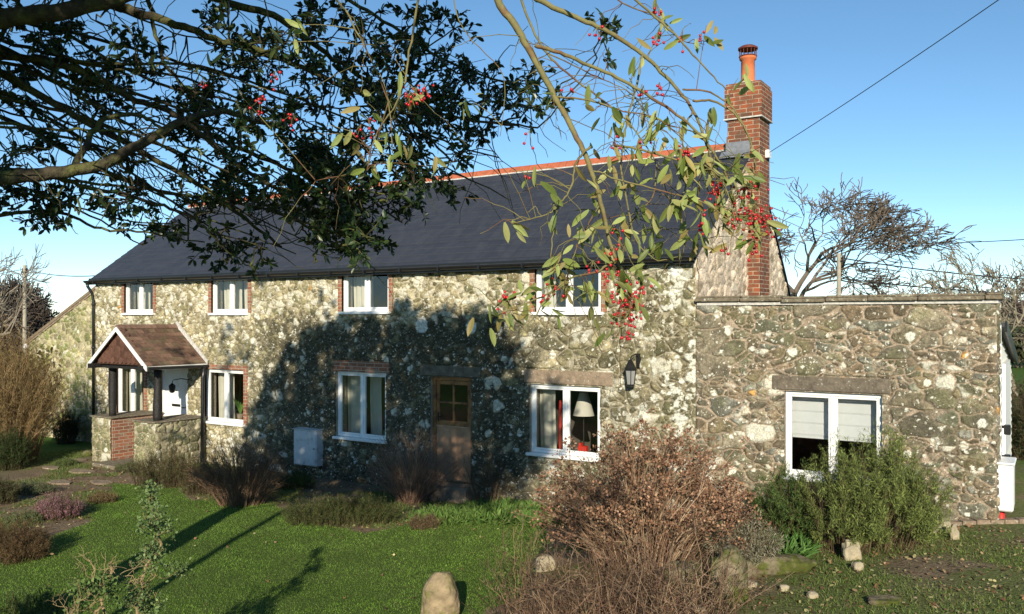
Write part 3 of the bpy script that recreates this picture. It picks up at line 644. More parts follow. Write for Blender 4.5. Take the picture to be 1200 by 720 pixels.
# left outshot
yo = .30; A = F(106, 346, yo); B = F(34, 402, yo); print('outshot', A, B)
m_sl = (A[1]-B[1])/(A[0]-B[0]); cut = lambda U: B[1]+(U-B[0])*m_sl
w = Geo(); wall_sheet(w, B[0], xL+.05, -.6, A[1]+.3, 'side', 61, front(yo), step=.022, cut=cut)
w.add([(xL, -.0, -.6), (xL, yo, -.6), (xL, yo, EAVE), (xL, 0, EAVE)], [(0, 1, 2, 3)], c=(.3, .26, .16))
w.add([(B[0], yo, -.6), (B[0], yo+4, -.6), (B[0], yo+4, B[1]), (B[0], yo, B[1])], [(0, 1, 2, 3)], c=(.3, .26, .16))
w.build('outshot_wall', M['stone'], house, smooth=True)
m = Geo(); X0, Z0, X1, Z1 = B[0]-.12, B[1]-.12*m_sl, xL, cut(xL)
m.poly_prism([(X0, Z0+.02), (X1, Z1+.02), (X1, Z1+.10), (X0, Z0+.10)], 'y', yo-.06, yo+4.2, c=(.2, .15, .10)); m.build('outshot_roof', M['tile'], house)
m = Geo(); m.poly_prism([(X0, Z0-.03), (X1, Z1-.03), (X1, Z1+.018), (X0, Z0+.018)], 'y', yo-.045, yo-.0); m.build('outshot_verge', M['lintel'], house)
m = Geo(); m.bevbox(X0-.03, X0+.07, yo-.09, yo+.03, Z0-.10, Z0+.03, .01); m.build('verge_end_cap', M['white'], house)

# ------------------------------------------------------------------ porch
yp = -1.5
ap = F(138, 384, yp); el = F(110, 425, yp); er = F(171, 428, yp); print('porch', ap, el, er)
pxl, pxr = el[0], er[0]; pm = (pxl+pxr)/2; ze = (el[1]+er[1])/2; za = ap[1]
yd = 0.0
def ptile(geo, xa, za_, xb, zb_, y0, y1, rows, seed):  # tiled slope from eave (xa) to ridge (xb)
    r_ = np.random.default_rng(seed); ncol = 10; tw = (y1-y0)/ncol
    for k in range(rows):
        f0, f1 = k/rows, (k+1)/rows
        A_ = (xa+(xb-xa)*f0, za_+(zb_-za_)*f0); B_ = (xa+(xb-xa)*f1, za_+(zb_-za_)*f1)
        for j in range(ncol+1):
            q0 = y0+(j-(.5 if k % 2 else 0))*tw; q1 = q0+tw-.006; q0 = max(q0, y0); q1 = min(q1, y1)
            if q1-q0 < .02: continue
            dz = r_.normal(0, .004)+.022; cv = np.array((.165, .10, .07))*r_.uniform(.65, 1.35)
            if r_.random() < .25: cv = cv*.6+np.array((.10, .09, .05))*.5
            geo.add([(A_[0], q0, A_[1]+dz), (A_[0], q1, A_[1]+dz), (B_[0], q1, B_[1]+.006), (B_[0], q0, B_[1]+.006),
                     (A_[0], q0, A_[1]), (A_[0], q1, A_[1]), (B_[0], q1, B_[1]), (B_[0], q0, B_[1])],
                    [(0, 1, 2, 3), (0, 4, 5, 1), (3, 2, 6, 7), (0, 3, 7, 4), (1, 5, 6, 2)], c=cv)
w = Geo(); ptile(w, pxr+.10, ze-.02, pm, za+.02, yp-.06, yd, 11, 5); ptile(w, pxl-.10, ze-.02, pm, za+.02, yp-.06, yd, 11, 6)
for k in range(5):
    q0 = yp-.06+k*(yd-yp+.06)/5; w.poly_prism([(pm-.09, za-.02), (pm-.03, za+.065), (pm+.03, za+.065), (pm+.09, za-.02)], 'y', q0, q0+(yd-yp+.06)/5-.008, c=np.array((.18, .11, .08))*rng.uniform(.8, 1.2))
proof = w.build('porch_roof', M['tile'], house)
w = Geo()                                              # scalloped tile-hung gable
for k in range(6):
    z0 = ze+.0+k*(za-ze)/6.3; hw = (pxr-pxl)/2*(1-(z0+.11-ze)/(za-ze+.1)); 
    if hw < .05: break
    nt = max(1, int(2*hw/.14))
    for j in range(nt):
        x0 = pm-hw+j*2*hw/nt; x1 = x0+2*hw/nt-.004; zt = z0+.15; pts = [(x1, zt), (x0, zt), (x0, z0+.03)]+[(x0+(x1-x0)*t, z0+.03-.035*math.sin(math.pi*t)) for t in (.2, .4, .6, .8)]+[(x1, z0+.03)]
        w.poly_prism(pts, 'y', yp+.03-.006*(k % 2), yp+.05, c=np.array((.10, .05, .035))*rng.uniform(.7, 1.3))
w.poly_prism([(pxl+.03, ze-.02), (pxr-.03, ze-.02), (pm, za-.05)], 'y', yp+.051, yp+.09, c=(.09, .045, .03))
w.build('gable_tiles', M['tile'], proof)
def barge(x0, z0, x1, z1, y0, y1, wd): 
    d = np.array([x1-x0, z1-z0]); L_ = np.linalg.norm(d); n_ = np.array([-d[1], d[0]])/L_*wd
    if n_[1] > 0: n_ = -n_
    m = Geo(); m.poly_prism([(x0, z0), (x1, z1), (x1+0*n_[0], z1+n_[1]*1.25), (x0+n_[0]*0, z0+n_[1]*1.25)], 'y', y0, y1); return m
barge(pxl-.13, ze-.03, pm, za+.015, yp-.085, yp-.06, .10).build('bargeboard', M['whitepaint'], proof)
barge(pxr+.13, ze-.03, pm+.001, za+.015, yp-.085, yp-.06, .10).build('bargeboard', M['whitepaint'], proof)
m = Geo(); d = np.array([pm-(pxr+.13), za+.03-(ze-.03)]); m.poly_prism([(pxr+.16, ze-.03), (pxr+.16, ze+.05), (pm+.03, za+.13), (pm, za+.03)], 'y', -.085, -.045); m.build('wall_fillet', M['flash'], proof)
for a, b in ((pxr+.045, pxr+.09), (pxl-.09, pxl-.045)):
    m = Geo(); m.box(a, b, yp-.05, 0, ze-.10, ze-.03); m.build('porch_fascia', M['whitepaint'], proof)
m = Geo(); m.tube([(pxr+.14, yp-.05, ze-.07), (pxr+.14, -.02, ze-.09)], .035, 8); m.build('porch_gutter', M['black'], proof)
m = Geo(); m.box(pxl-.02, pxr+.06, yp+.14, yp+.23, ze-.12, ze-.01); m.box(pxr-.06, pxr+.04, yp-.15, yp+.139, ze-.115, ze-.012); m.box(pxr-.06, pxr+.04, yp+.24, -.02, ze-.115, ze-.012); m.box(pxl+.0, pxl+.10, yp-.15, yp+.139, ze-.115, ze-.012); m.box(pxl+.0, pxl+.10, yp+.24, -.02, ze-.115, ze-.012); m.build('porch_beam', M['blacktimber'], house)
yr_ = yp; yp = -1.22
zp = F(127, 488, yp)[1]; gz = float(ground(pm, yp)); print('pier top', zp, gz)
for px0, px1 in ((120, 132), (172.5, 185)):
    x0 = F(px0, 450, yp)[0]; x1 = F(px1, 450, yp)[0]; xc = (x0+x1)/2; rr = .088
    m = Geo(); zz = np.linspace(zp-.03, ze-.11, 10)
    m.tube([(xc+.02*math.sin(3*t), yp+.13+.015*math.cos(4*t), t) for t in zz], [rr*(1+.12*math.sin(5*t+px0)) for t in zz], 12); m.build('porch_post', M['blacktimber'], house, smooth=True)
pa0, pa1 = F(108, 500, yp-.08)[0], F(131, 500, yp-.08)[0]; pb0, pb1 = F(157, 500, yp-.08)[0], F(182, 500, yp-.08)[0]
for a, b in ((pa0, pa1), (pb0, pb1)):
    w = Geo(); wall_sheet(w, a, b, gz-.2, zp-.03, 'pier', 71, front(yp-.08), step=.02)
    if a > pa0: wall_sheet(w, yp-.08, 0, gz-.2, zp-.03, 'pier', 73, sidep(b), step=.02)
    w.add([(a, yp-.08, gz-.2), (a, 0, gz-.2), (a, 0, zp-.03), (a, yp-.08, zp-.03)], [(0, 1, 2, 3)], c=(.26, .23, .14))
    w.add([(a, yp+.30, gz-.2), (b, yp+.30, gz-.2), (b, yp+.3, zp-.03), (a, yp+.3, zp-.03)], [(0, 1, 2, 3)], c=(.26, .23, .14)); w.build('porch_wall', M['stone'], house, smooth=True)
m = Geo(); m.box(pa1-.10, pa1-.002, yp-.06, -.01, gz-.2, zp-.034); m.build('porch_brick_wall', M['brickold'], house, uv=True)
for a, b in ((pa0, pa1), (pb0, pb1)): m = Geo(); m.bevbox(a-.03, b+.05, yp-.13, -.0, zp-.032, zp+.0, .01); m.build('porch_wall_capping', M['coping'], house)
m = Geo(); m.tube([(pxr+.15, -.14, ze-.08), (max(pb1, pxr)+.09, -.16, ze-.35), (pb1+.08, -.16, 1.0), (pb1+.07, -.16, gz)], .042, 10); m.build('porch_downpipe', M['black'], house, smooth=True)
m = Geo(); m.bevbox(pa1-.1, pb0+.3, yp-.5, -.02, gz-.15, gz+.07, .02); m.build('porch_step', M['coping'], house)

# ------------------------------------------------------------------ things at the walls
def curtain(x0, x1, z0, z1, label, y=.30, mat_='curtain', waves=7, name='curtain', grp=None):
    g = Geo(); nx_ = waves*8; xs = np.linspace(x0, x1, nx_+1); zs = np.linspace(z0, z1, 12)
    X, Z = np.meshgrid(xs, zs); t = (X-x0)/(x1-x0); amp = .028*(1-.35*(Z-z0)/(z1-z0))
    Y = y+amp*np.sin(t*waves*2*math.pi+.6*np.sin(3*t+Z)); X = X+.012*np.sin(Z*3)
    n_ = nx_+1; I = np.arange(11)[:, None]*n_+np.arange(nx_)[None, :]
    g.add(np.stack([X, Y, Z], -1).reshape(-1, 3), np.stack([I, I+1, I+n_+1, I+n_], -1).reshape(-1, 4))
    o = g.build(name, M[mat_], smooth=True); tag(o, label, 'curtain', grp); return o
def wf(k, f): r = WIN[k]; return r[0]+(r[1]-r[0])*f
for k, f0, f1, lb in (('u1', .08, .52, 'cream curtain in the leftmost upper window of the cottage'), ('u2', .06, .55, 'cream curtain left in the upper window right of the porch'),
                      ('u2', .62, .78, 'narrow gathered curtain right in the upper window right of the porch'), ('u3', .04, .46, 'pale curtain in the upper window above the dark shaded wall'),
                      ('g1', .04, .55, 'cream curtain in the window inside the porch'), ('g2', .06, .5, 'cream curtain in the ground floor window right of the porch'),
                      ('g3', .02, .30, 'left curtain of the shaded window beside the grey meter box'), ('g3', .48, .72, 'right hand curtain of the shaded window beside the grey meter box'),
                      ('g4', .02, .26, 'pale curtain pulled left beside the table lamp window'), ('u4', .02, .2, 'curtain edge in the upper window behind the red berries')):
    r = WIN[k]; curtain(wf(k, f0), wf(k, f1), r[2]-.05, r[3]+.02, lb, waves=max(2, int((f1-f0)*10)))
# roman blind in the extension
a, b, c, d = WIN['e1']; bz = F(1000, 514, .3)[1]
bl = thing('window_blind', 'white roman blind half lowered in the extension window', 'blind', (0.5*(a+b), .25, d)); m = Geo()
zs = np.linspace(bz, d+.02, 5)
for k in range(4):
    m.poly_prism([(.24, zs[k+1]), (.255, zs[k+1]), (.262, zs[k]+.03), (.25, zs[k]-.02), (.235, zs[k]+.03)], 'x', a+.05, b-.03)
m.build('fabric', M['blind'], bl); m = Geo(); m.bevbox(a+.05, b-.03, .232, .258, bz-.035, bz-.015, .004); m.build('bottom_rail', M['blind'], bl)
# lamp in the window
lx, _ = F(684, 480, .7); lz = F(684, 487, .7)[1]; lt = F(684, 461, .7)[1]
lp = thing('floor_lamp', 'lamp with pale conical shade standing inside the ground floor window behind the brown hydrangea', 'lamp', (lx, .7, -.2))
m = Geo(); m.lathe(lx, .7, [(.19, lz), (.185, lz+.01), (.08, lt), (.075, lt+.01)], 24); m.build('lamp_shade', M['shade'], lp, smooth=True)
m = Geo(); m.tube([(lx, .7, -.2), (lx, .7, lz+.15)], .013, 8); m.lathe(lx, .7, [(0, -.17), (.13, -.18), (.14, -.2)], 16); m.build('stand', M['brass'], lp)
# small things on the window sills
def zsill(k): return WIN[k][2]+.055
xx = wf('g4', .62); m = Geo(); m.bevbox(xx, xx+.16, .16, .26, zsill('g4'), zsill('g4')+.10, .01); m.box(xx+.02, xx+.06, .17, .25, zsill('g4')+.101, zsill('g4')+.15)
tag(m.build('tin', M['red']), 'red tin standing on the sill below the lamp', 'tin')
xx = wf('g4', .33); m = Geo(); m.bevbox(xx, xx+.05, .2, .24, zsill('g4')+.35, zsill('g4')+.85, .02); m.bevbox(xx+.01, xx+.035, .205, .235, zsill('g4'), zsill('g4')+.36, .004)
tag(m.build('pennant', M['red']), 'red pennant on a stick beside the curtain near the lamp', 'flag')
xx = wf('g3', .86); m = Geo(); m.lathe(xx, .2, [(0, zsill('g3')), (.045, zsill('g3')), (.055, zsill('g3')+.12), (.045, zsill('g3')+.12)], 14)
tag(m.build('mug', M['greenplant'], smooth=True), 'green mug on the sill of the shaded window', 'mug')
m = Geo(); xx = wf('g2', .72)
pt = thing('houseplant', 'houseplant with long green blade leaves in the window right of the porch', 'plant', (xx, .2, zsill('g2')))
m.lathe(xx, .2, [(0, zsill('g2')), (.06, zsill('g2')), (.08, zsill('g2')+.14), (.07, zsill('g2')+.14), (0, zsill('g2')+.12)], 14); m.build('pot', M['lintel'], pt, smooth=True)
m = Geo()
for k in range(6):
    a_ = -0.9+k*.36; L_ = .5*(1-.08*k); t = np.linspace(0, 1, 7); P = np.stack([xx+math.sin(a_)*L_*t*.6, .2-.02*t+.0*t, zsill('g2')+.12+L_*t*(1.1-.35*t)], -1); wd = .032*np.sin(math.pi*np.clip(t*.9+.08, 0, 1))
    V_ = np.concatenate([P+np.stack([wd, 0*wd, 0*wd], -1), P-np.stack([wd, 0*wd, 0*wd], -1)]); i_ = np.arange(6); m.add(V_, np.stack([i_, i_+1, i_+8, i_+7], -1))
m.build('leaves', M['greenplant'], pt)
xx = wf('g2', .4); m = Geo(); m.lathe(xx, .17, [(0, zsill('g2')), (.035, zsill('g2')), (.05, zsill('g2')+.08), (.02, zsill('g2')+.14), (.028, zsill('g2')+.18)], 14); tag(m.build('vase', M['brass'], smooth=True), 'small dark vase on the sill right of the porch', 'vase')
# meter box
a, b, c, d = rect(344, 371, 503, 544, -.2); bx = thing('meter_box', 'grey metal meter box fixed to the shaded stone wall', 'meter box', (a, -.2, c))
m = Geo(); m.bevbox(a, b, -.20, -.0, c, d, .01); m.poly_prism([(-.225, d+.001), (.0, d+.02), (.0, d+.03), (-.225, d+.012)], 'x', a-.012, b+.012); m.build('casing', M['grey'], bx)
m = Geo(); m.bevbox(a+.02, b-.02, -.212, -.202, c+.02, d-.02, .004); dd = m.build('door', M['grey'], bx)
m = Geo(); m.lathe(b-.06, -.214, [(0, (c+d)/2+.012), (.012, (c+d)/2+.012), (.012, (c+d)/2-.012), (0, (c+d)/2-.012)], 8); m.build('lock', M['brass'], dd)
# wall lantern
lx, lzt = F(741, 422, -.15); ln = thing('wall_lantern', 'black coach lantern on a bracket beside the lamp lit window wall', 'lantern', (lx, 0, lzt-.3)); ln['label'] = 'black coach lantern on a bracket, fixed to the wall above the brown hydrangea'
z = lzt; m = Geo(); m.lathe(lx-.02, -.18, [(0, z+.02), (.03, z), (.10, z-.13), (.115, z-.15), (.10, z-.155)], 6)
for k in range(6):
    t = k*math.pi/3; m.tube([(lx-.02+.10*math.cos(t), -.18+.10*math.sin(t), z-.15), (lx-.02+.065*math.cos(t), -.18+.065*math.sin(t), z-.40)], .007, 4)
m.lathe(lx-.02, -.18, [(.07, z-.385), (.075, z-.41), (.03, z-.43), (0, z-.45)], 6); m.build('lantern_cage', M['brass'], ln)
m = Geo(); m.lathe(lx-.02, -.18, [(.085, z-.17), (.058, z-.385)], 6); m.build('glass', M['lanternglass'], ln)
m = Geo(); m.tube([(lx-.02, -.18, z+.02), (lx+.0, -.17, z+.06), (lx+.03, -.10, z+.09), (lx+.05, -.03, z+.04), (lx+.05, -.035, z-.08)], .011, 6); m.bevbox(lx+.01, lx+.09, -.04, -.0, z-.14, z+.10, .008); m.build('bracket', M['brass'], ln)
# porch lantern bell
a, b, c, d = DOORW; lx = b-.12; pl = thing('porch_lantern', 'small black lantern hanging by the white front door in the porch', 'lantern', (lx, -.3, d-.5)); z = d-.32
m = Geo(); m.lathe(lx, -.35, [(0, z), (.07, z-.06), (.075, z-.08), (.055, z-.22), (0, z-.24)], 8); m.build('lantern_cage', M['brass'], pl)
m = Geo(); m.tube([(lx, -.35, z), (lx+.02, -.34, z+.06), (lx+.12, -.2, z+.09), (lx+.24, -.03, z+.05)], .010, 6); m.build('bracket', M['brass'], pl)
# white cabinet and other things at the right-hand side
a, _ = F(1166, 560, -.05); b, z0 = F(1187, 603, -.05); zt = F(1170, 546, -.05)[1]
bx = thing('outdoor_cabinet', 'white plastic cabinet standing at the right corner of the extension', 'cabinet', (a, .1, z0)); m = Geo(); m.bevbox(a, b, .05, .6, z0, zt, .02); m.build('casing', M['white'], bx)
m = Geo(); m.bevbox(a-.01, b+.02, .03, .62, zt+.001, zt+.03, .01); m.build('lid', M['white'], bx)
m = Geo(); m.lathe(a+.05, .2, [(.05, float(ground(a, .2))), (.05, z0-.005), (0, z0-.005)], 12); tag(m.build('gas_bottle', M['red'], smooth=True), 'red bottle under the white cabinet', 'bottle')
for k, z in enumerate((1.02, 1.42)):
    m = Geo(); m.bevbox(xR+.05, xR+.13, .62, .74, z, z+.13, .01); m.tube([(xR, .68, z+.1), (xR+.09, .68, z+.1)], .02, 8)
    tag(m.build('flood_light', M['black']), ['lower', 'upper'][k]+' small black lamp on the pale side wall of the extension', 'lamp')
# ------------------------------------------------------------------ foliage helpers
T_HOLLY = (np.array([(0, 0, 0), (.3, .19, .08), (.3, -.19, .08), (.7, .20, .06), (.7, -.20, .06), (1, 0, -.05), (.5, 0, 0)]), [(0, 6, 1), (0, 2, 6), (1, 6, 3), (2, 4, 6), (3, 6, 5), (4, 5, 6)])
def lance(w=.17, n=5, bend=.12):
    t = np.linspace(0, 1, n+1); V_ = []; Q = []
    for a in t: 
        ww = w*math.sin(math.pi*min(1, a*.92+.06))**.8 if a < 1 else .0
        z = -bend*a*a; V_ += [(a, ww, z+.12*ww*3*.5), (a, 0, z), (a, -ww, z+.12*ww*3*.5)]
    for i in range(n):
        b = i*3; Q += [(b, b+1, b+4), (b, b+4, b+3), (b+1, b+2, b+5), (b+1, b+5, b+4)]
    return np.array(V_), Q
T_LANCE = lance(.15); T_BLADE = (np.array([(0, .5, 0), (0, -.5, 0), (1, 0, 0.)]), [(0, 1, 2)])
T_BLADE_N = (np.array([(0, .06, 0), (0, -.06, 0), (.6, -.07, 0), (.6, .07, 0), (1, 0, 0.)]), [(0, 1, 2), (0, 2, 3), (3, 2, 4)])
T_OVAL = (np.array([(0, 0, 0), (.35, .32, .06), (.35, -.32, .06), (.8, .26, .02), (.8, -.26, .02), (1, 0, 0)]), [(0, 2, 1), (1, 2, 4), (1, 4, 3), (3, 4, 5)])
def unit(v): return v/(np.linalg.norm(v, axis=-1, keepdims=True)+1e-9)
def leaves(g, P, D, L, T, col, up=None, roll=.6):
    P = np.asarray(P, float); n = len(P); D = unit(np.asarray(D, float)); L = np.broadcast_to(np.asarray(L, float), (n,))
    upv = np.tile(np.array([0, 0, 1.]), (n, 1)) if up is None else np.broadcast_to(up, (n, 3))
    upv = upv+roll*rng.standard_normal((n, 3)); Sx = unit(cross(upv, D)); Nx = cross(D, Sx)
    tv, tt = T; tv = np.asarray(tv); tt = np.asarray(tt)
    V_ = P[:, None, :]+L[:, None, None]*(tv[None, :, 0:1]*D[:, None, :]+tv[None, :, 1:2]*Sx[:, None, :]+tv[None, :, 2:3]*Nx[:, None, :])
    F_ = (np.arange(n)*len(tv))[:, None, None]+tt[None]
    col = np.asarray(col, float); 
    if col.ndim == 1: col = np.tile(col, (n, 1))
    g.add(V_.reshape(-1, 3), t=F_.reshape(-1, 3), c=np.repeat(col, len(tv), 0))
def pal(n, cols, v=.25):
    c = np.array(cols)[rng.integers(0, len(cols), n)]; return c*rng.uniform(1-v, 1+v, (n, 1))
SPB = {}
def spline(P, n=6, wob=0.0):
    P = np.asarray(P, float)
    if len(P) < 3: P = np.array([P[0], (P[0]+P[-1])/2, P[-1]])
    Q = np.vstack([2*P[0]-P[1], P, 2*P[-1]-P[-2]])
    if n not in SPB:
        u = np.arange(n)[:, None]/n; SPB[n] = .5*np.hstack([-u+2*u*u-u**3, 2-5*u*u+3*u**3, u+4*u*u-3*u**3, -u*u+u**3])
    B = SPB[n]; out = (B[None]@np.stack([Q[:-3], Q[1:-2], Q[2:-1], Q[3:]], 1)).reshape(-1, 3); out = np.vstack([out, Q[-2]])
    if wob: out[1:-1] += wob*rng.standard_normal((len(out)-2, 3))
    return out
def wtube(g, P, r0, r1, k=5, wob=0.0, n=5, c=None):
    s = spline(P, n, wob); g.tube(s, np.linspace(r0, r1, len(s)), k, c=c); return s
CAMR = np.array([CC, SS, 0]); CAMF = np.array([-SS, CC, 0]); UPV = np.array([0, 0, 1.])

# ------------------------------------------------------------------ holly tree: trunk out of the frame on the left, crown over the lawn
base = CAM+CAMR*-5.5+CAMF*4.2; base[2] = float(ground(base[0], base[1]))-.1
holly = thing('holly_tree', 'old evergreen tree with mossy limbs and dark leaves arching over the lawn from the left', 'tree', base)
g = Geo(); top = base+np.array([.2, .3, 4.6])
wtube(g, [base, base+(0.05, .1, 1.2), base+(.15, .1, 2.6), top, top+(.2, 0, 2.4)], .27, .10, 12, .01)
HUB = {}
g.build('trunk', M['bark'], holly, smooth=True)
def hub(z): return base+np.array([.17, .2, z-base[2]])
limbs = [  # (pixel path with depth, start radius, end radius, hub height)
    ([(-320, 60, 4.6), (-120, 34, 4.5), (0, 22, 4.5), (70, 12, 4.5), (150, -6, 4.6), (240, -45, 4.9)], .065, .04, 4.3),
    ([(-330, 210, 4.4), (-120, 212, 4.4), (0, 208, 4.5), (70, 202, 4.6), (120, 192, 4.7), (165, 170, 4.8), (212, 142, 4.9), (262, 132, 5.1), (330, 150, 5.4)], .055, .015, 3.7),
    ([(-220, 40, 4.9), (-40, 62, 5.0), (60, 72, 5.0), (110, 92, 5.1), (160, 118, 5.2), (207, 134, 5.2), (260, 165, 5.3), (325, 192, 5.4), (380, 214, 5.5), (430, 236, 5.6)], .032, .008, 4.4),
    ([(-240, 30, 5.2), (-60, 60, 5.2), (40, 108, 5.2), (110, 148, 5.2), (180, 185, 5.3), (240, 222, 5.4), (290, 258, 5.5), (330, 290, 5.6)], .035, .008, 4.5),
    ([(-100, -60, 4.9), (80, -10, 5.0), (150, 12, 5.0), (205, 28, 5.0), (260, 48, 5.1), (320, 66, 5.2), (390, 96, 5.4), (460, 122, 5.5), (560, 142, 5.7), (630, 150, 5.8)], .038, .006, 4.8),
    ([(60, -90, 5.2), (250, -4, 5.3), (320, 18, 5.3), (365, 50, 5.4), (420, 88, 5.5), (480, 138, 5.6), (530, 190, 5.7)], .036, .007, 5.0),
    ([(140, -60, 5.3), (172, -5, 5.3), (180, 30, 5.3), (190, 68, 5.3), (212, 98, 5.4), (240, 120, 5.4)], .02, .008, 5.0),
    ([(85, 200, 4.6), (100, 170, 4.8), (120, 143, 4.9), (150, 133, 5.0), (176, 141, 5.0), (190, 152, 5.0), (250, 190, 5.2)], .020, .006, None),
    ([(212, 140, 4.9), (240, 160, 5.0), (280, 195, 5.2), (340, 230, 5.4), (400, 262, 5.5), (430, 300, 5.6)], .020, .006, None),
    ([(390, 75, 5.5), (425, 108, 5.5), (470, 138, 5.6), (520, 165, 5.7), (585, 185, 5.8)], .012, .005, None),
    ([(60, 205, 4.6), (100, 218, 4.8), (140, 228, 4.9), (200, 245, 5.0), (235, 262, 5.1), (262, 290, 5.2), (300, 318, 5.3)], .014, .004, None),
    ([(-200, 260, 4.8), (-60, 262, 4.9), (30, 248, 5.0), (70, 250, 5.0), (120, 268, 5.1), (180, 274, 5.1), (240, 284, 5.2)], .018, .004, 3.5),
    ([(-200, 150, 4.6), (-50, 146, 4.7), (60, 152, 4.8), (140, 154, 4.9), (200, 150, 4.9)], .014, .004, 4.0),
    ([(-150, 120, 5.4), (0, 138, 5.5), (100, 190, 5.6), (190, 225, 5.7), (290, 240, 5.8), (380, 270, 5.9), (450, 292, 6.0)], .022, .005, 4.0),
    ([(330, -60, 5.6), (400, -5, 5.7), (460, 30, 5.8), (520, 70, 5.8), (600, 100, 5.9), (640, 118, 6.0)], .02, .005, 5.2),
]
for k in range(20):
    x0 = -200; y0 = random.uniform(-40, 215); d0 = random.uniform(4.8, 5.6); L_ = random.uniform(380, 800); sl_ = random.uniform(.12, .52); pth = []
    for q in range(7):
        f = q/6; pth.append((x0+L_*f, y0+L_*sl_*f*(.25+.75*f)+random.gauss(0, 8), d0+f*random.uniform(.2, .5)))
    pth = [p for p in pth if p[1] < 300+.0*p[0] and (p[0] > 60 or p[1] < 240)]
    if len(pth) > 3: limbs.append((pth, random.uniform(.012, .026), .004, random.uniform(3.9, 5.0)))
g = Geo(); LP = []
for path, r0, r1, hz in limbs:
    P = [W(*p) for p in path]
    if hz: P = [hub(hz), hub(hz)*.6+P[0]*.4+np.array([0, 0, .1])]+P
    s = wtube(g, P, r0, r1, 8, .005, 6); LP.append(s)
LPA = np.concatenate(LP)
# clumps of leafy twigs
ell = [(90, 60, 90, 30, 5), (60, 130, 60, 30, 2), (250, 150, 60, 50, 7), (200, 225, 70, 24, 5), (60, 232, 60, 16, 4), (330, 80, 80, 50, 6), (400, 215, 70, 40, 10), (60, 48, 70, 22, 8), (20, 100, 30, 25, 4), (100, 108, 22, 14, 2), (128, 96, 26, 30, 5), (225, 112, 28, 26, 6), (195, 72, 28, 14, 1), (300, 40, 60, 32, 9), (330, 115, 52, 45, 13),
       (380, 165, 50, 40, 14), (430, 70, 50, 48, 13), (480, 135, 50, 45, 15), (530, 95, 38, 34, 9), (595, 115, 28, 26, 6), (455, 212, 58, 34, 14), (390, 262, 48, 30, 15), (310, 232, 48, 34, 10),
       (522, 205, 20, 20, 3), (432, 290, 22, 14, 4), (268, 286, 28, 16, 4), (180, 262, 44, 10, 3), (100, 235, 60, 10, 4), (25, 246, 34, 12, 4), (20, 180, 26, 16, 2), (622, 75, 10, 16, 1), (705, 40, 14, 14, 2),
       (250, 195, 46, 26, 6), (560, 160, 26, 14, 3), (500, 30, 36, 16, 4), (400, 20, 56, 16, 6), (350, 200, 60, 40, 9), (140, 190, 30, 12, 2), (10, 20, 40, 14, 2), (640, 130, 14, 10, 1), (300, 308, 12, 8, 1), (60, 175, 30, 8, 1), (160, 40, 14, 12, 1)]
g2 = Geo(); clumps = []
for (cx, cy, rx, ry, n_) in ell:
    for k in range(n_):
        a = random.random()*2*math.pi; q = math.sqrt(random.random()); clumps.append((cx+rx*q*math.cos(a), cy+ry*q*math.sin(a), random.uniform(4.7, 6.2)))
HP, HD, HL = [], [], []
def clump(C, R, nl, L0, geo, start=None, nt=6):
    C = np.asarray(C); 
    if start is None:
        dd = np.linalg.norm(LPA-C, axis=1)+np.maximum(0, C[2]-LPA[:, 2])*.0; start = LPA[np.argmin(dd)]
    mid = (start+C)/2+np.array([random.gauss(0, .06), random.gauss(0, .06), random.gauss(.0, .07)])
    geo.tube(spline([start, mid, C], 4, .012), [.007, .0065, .006, .006, .0055, .005, .005, .0045, .004], 4)
    for t in range(nt):
        d = unit(rng.standard_normal(3)*np.array([1, 1, .8])+unit(C-start)*.7); L_ = R*random.uniform(.6, 1.2)
        E = C+d*L_; M_ = C+d*L_*.5+rng.standard_normal(3)*.03; tw = spline([C, M_, E], 4); geo.tube(tw, np.linspace(.004, .002, len(tw)), 3)
        m_ = max(2, int(nl/nt)); f = .25+.75*rng.random(m_); idx = f*(len(tw)-1); i0 = np.minimum(idx.astype(int), len(tw)-2); fr = (idx-i0)[:, None]
        p = tw[i0]*(1-fr)+tw[i0+1]*fr; dr = unit(d+.95*rng.standard_normal((m_, 3))); HP.append(p); HD.append(dr); HL.append(rng.uniform(.75, 1.25, m_)*L0)
for (a, b, d) in clumps: clump(W(a, b, d), .14, 64, .050, g2)
g.build('limbs', M['bark'], holly, smooth=True)
# fine bare twigs crossing the gaps
for k in range(340):
    s = LP[random.randrange(len(LP))]; i = random.randrange(len(s)//3, len(s)); p = s[i]; d = unit(CAMR*random.uniform(-.2, 1)+UPV*random.gauss(-.35, .6)+CAMF*random.gauss(0, .4)); L_ = random.uniform(.25, .75)
    e_ = p+d*L_-CAM; zz_ = e_@CAMF
    if zz_ > .3 and 372-e_[2]/zz_*1000 > 268+max(0, (e_@CAMR)/zz_*1000+330)*.4: continue
    wtube(g2, [p, p+d*L_*.5+rng.standard_normal(3)*.05, p+d*L_+np.array([0, 0, -.08])], .005, .0018, 3, .012, 4)
def wallpx(C):                                          # where on the photograph a clump's shadow meets the front wall
    s_ = C[1]/TOSUN[1]; q = C-TOSUN*s_; r = q-CAM; z = r@CAMF; return 600+1000*(r@CAMR)/z, 372-1000*r[2]/z
def spill(C): a, b = wallpx(np.asarray(C)); return (a > 470 and b > 502 and a < 600 and random.random() < .85) or (a > 670)
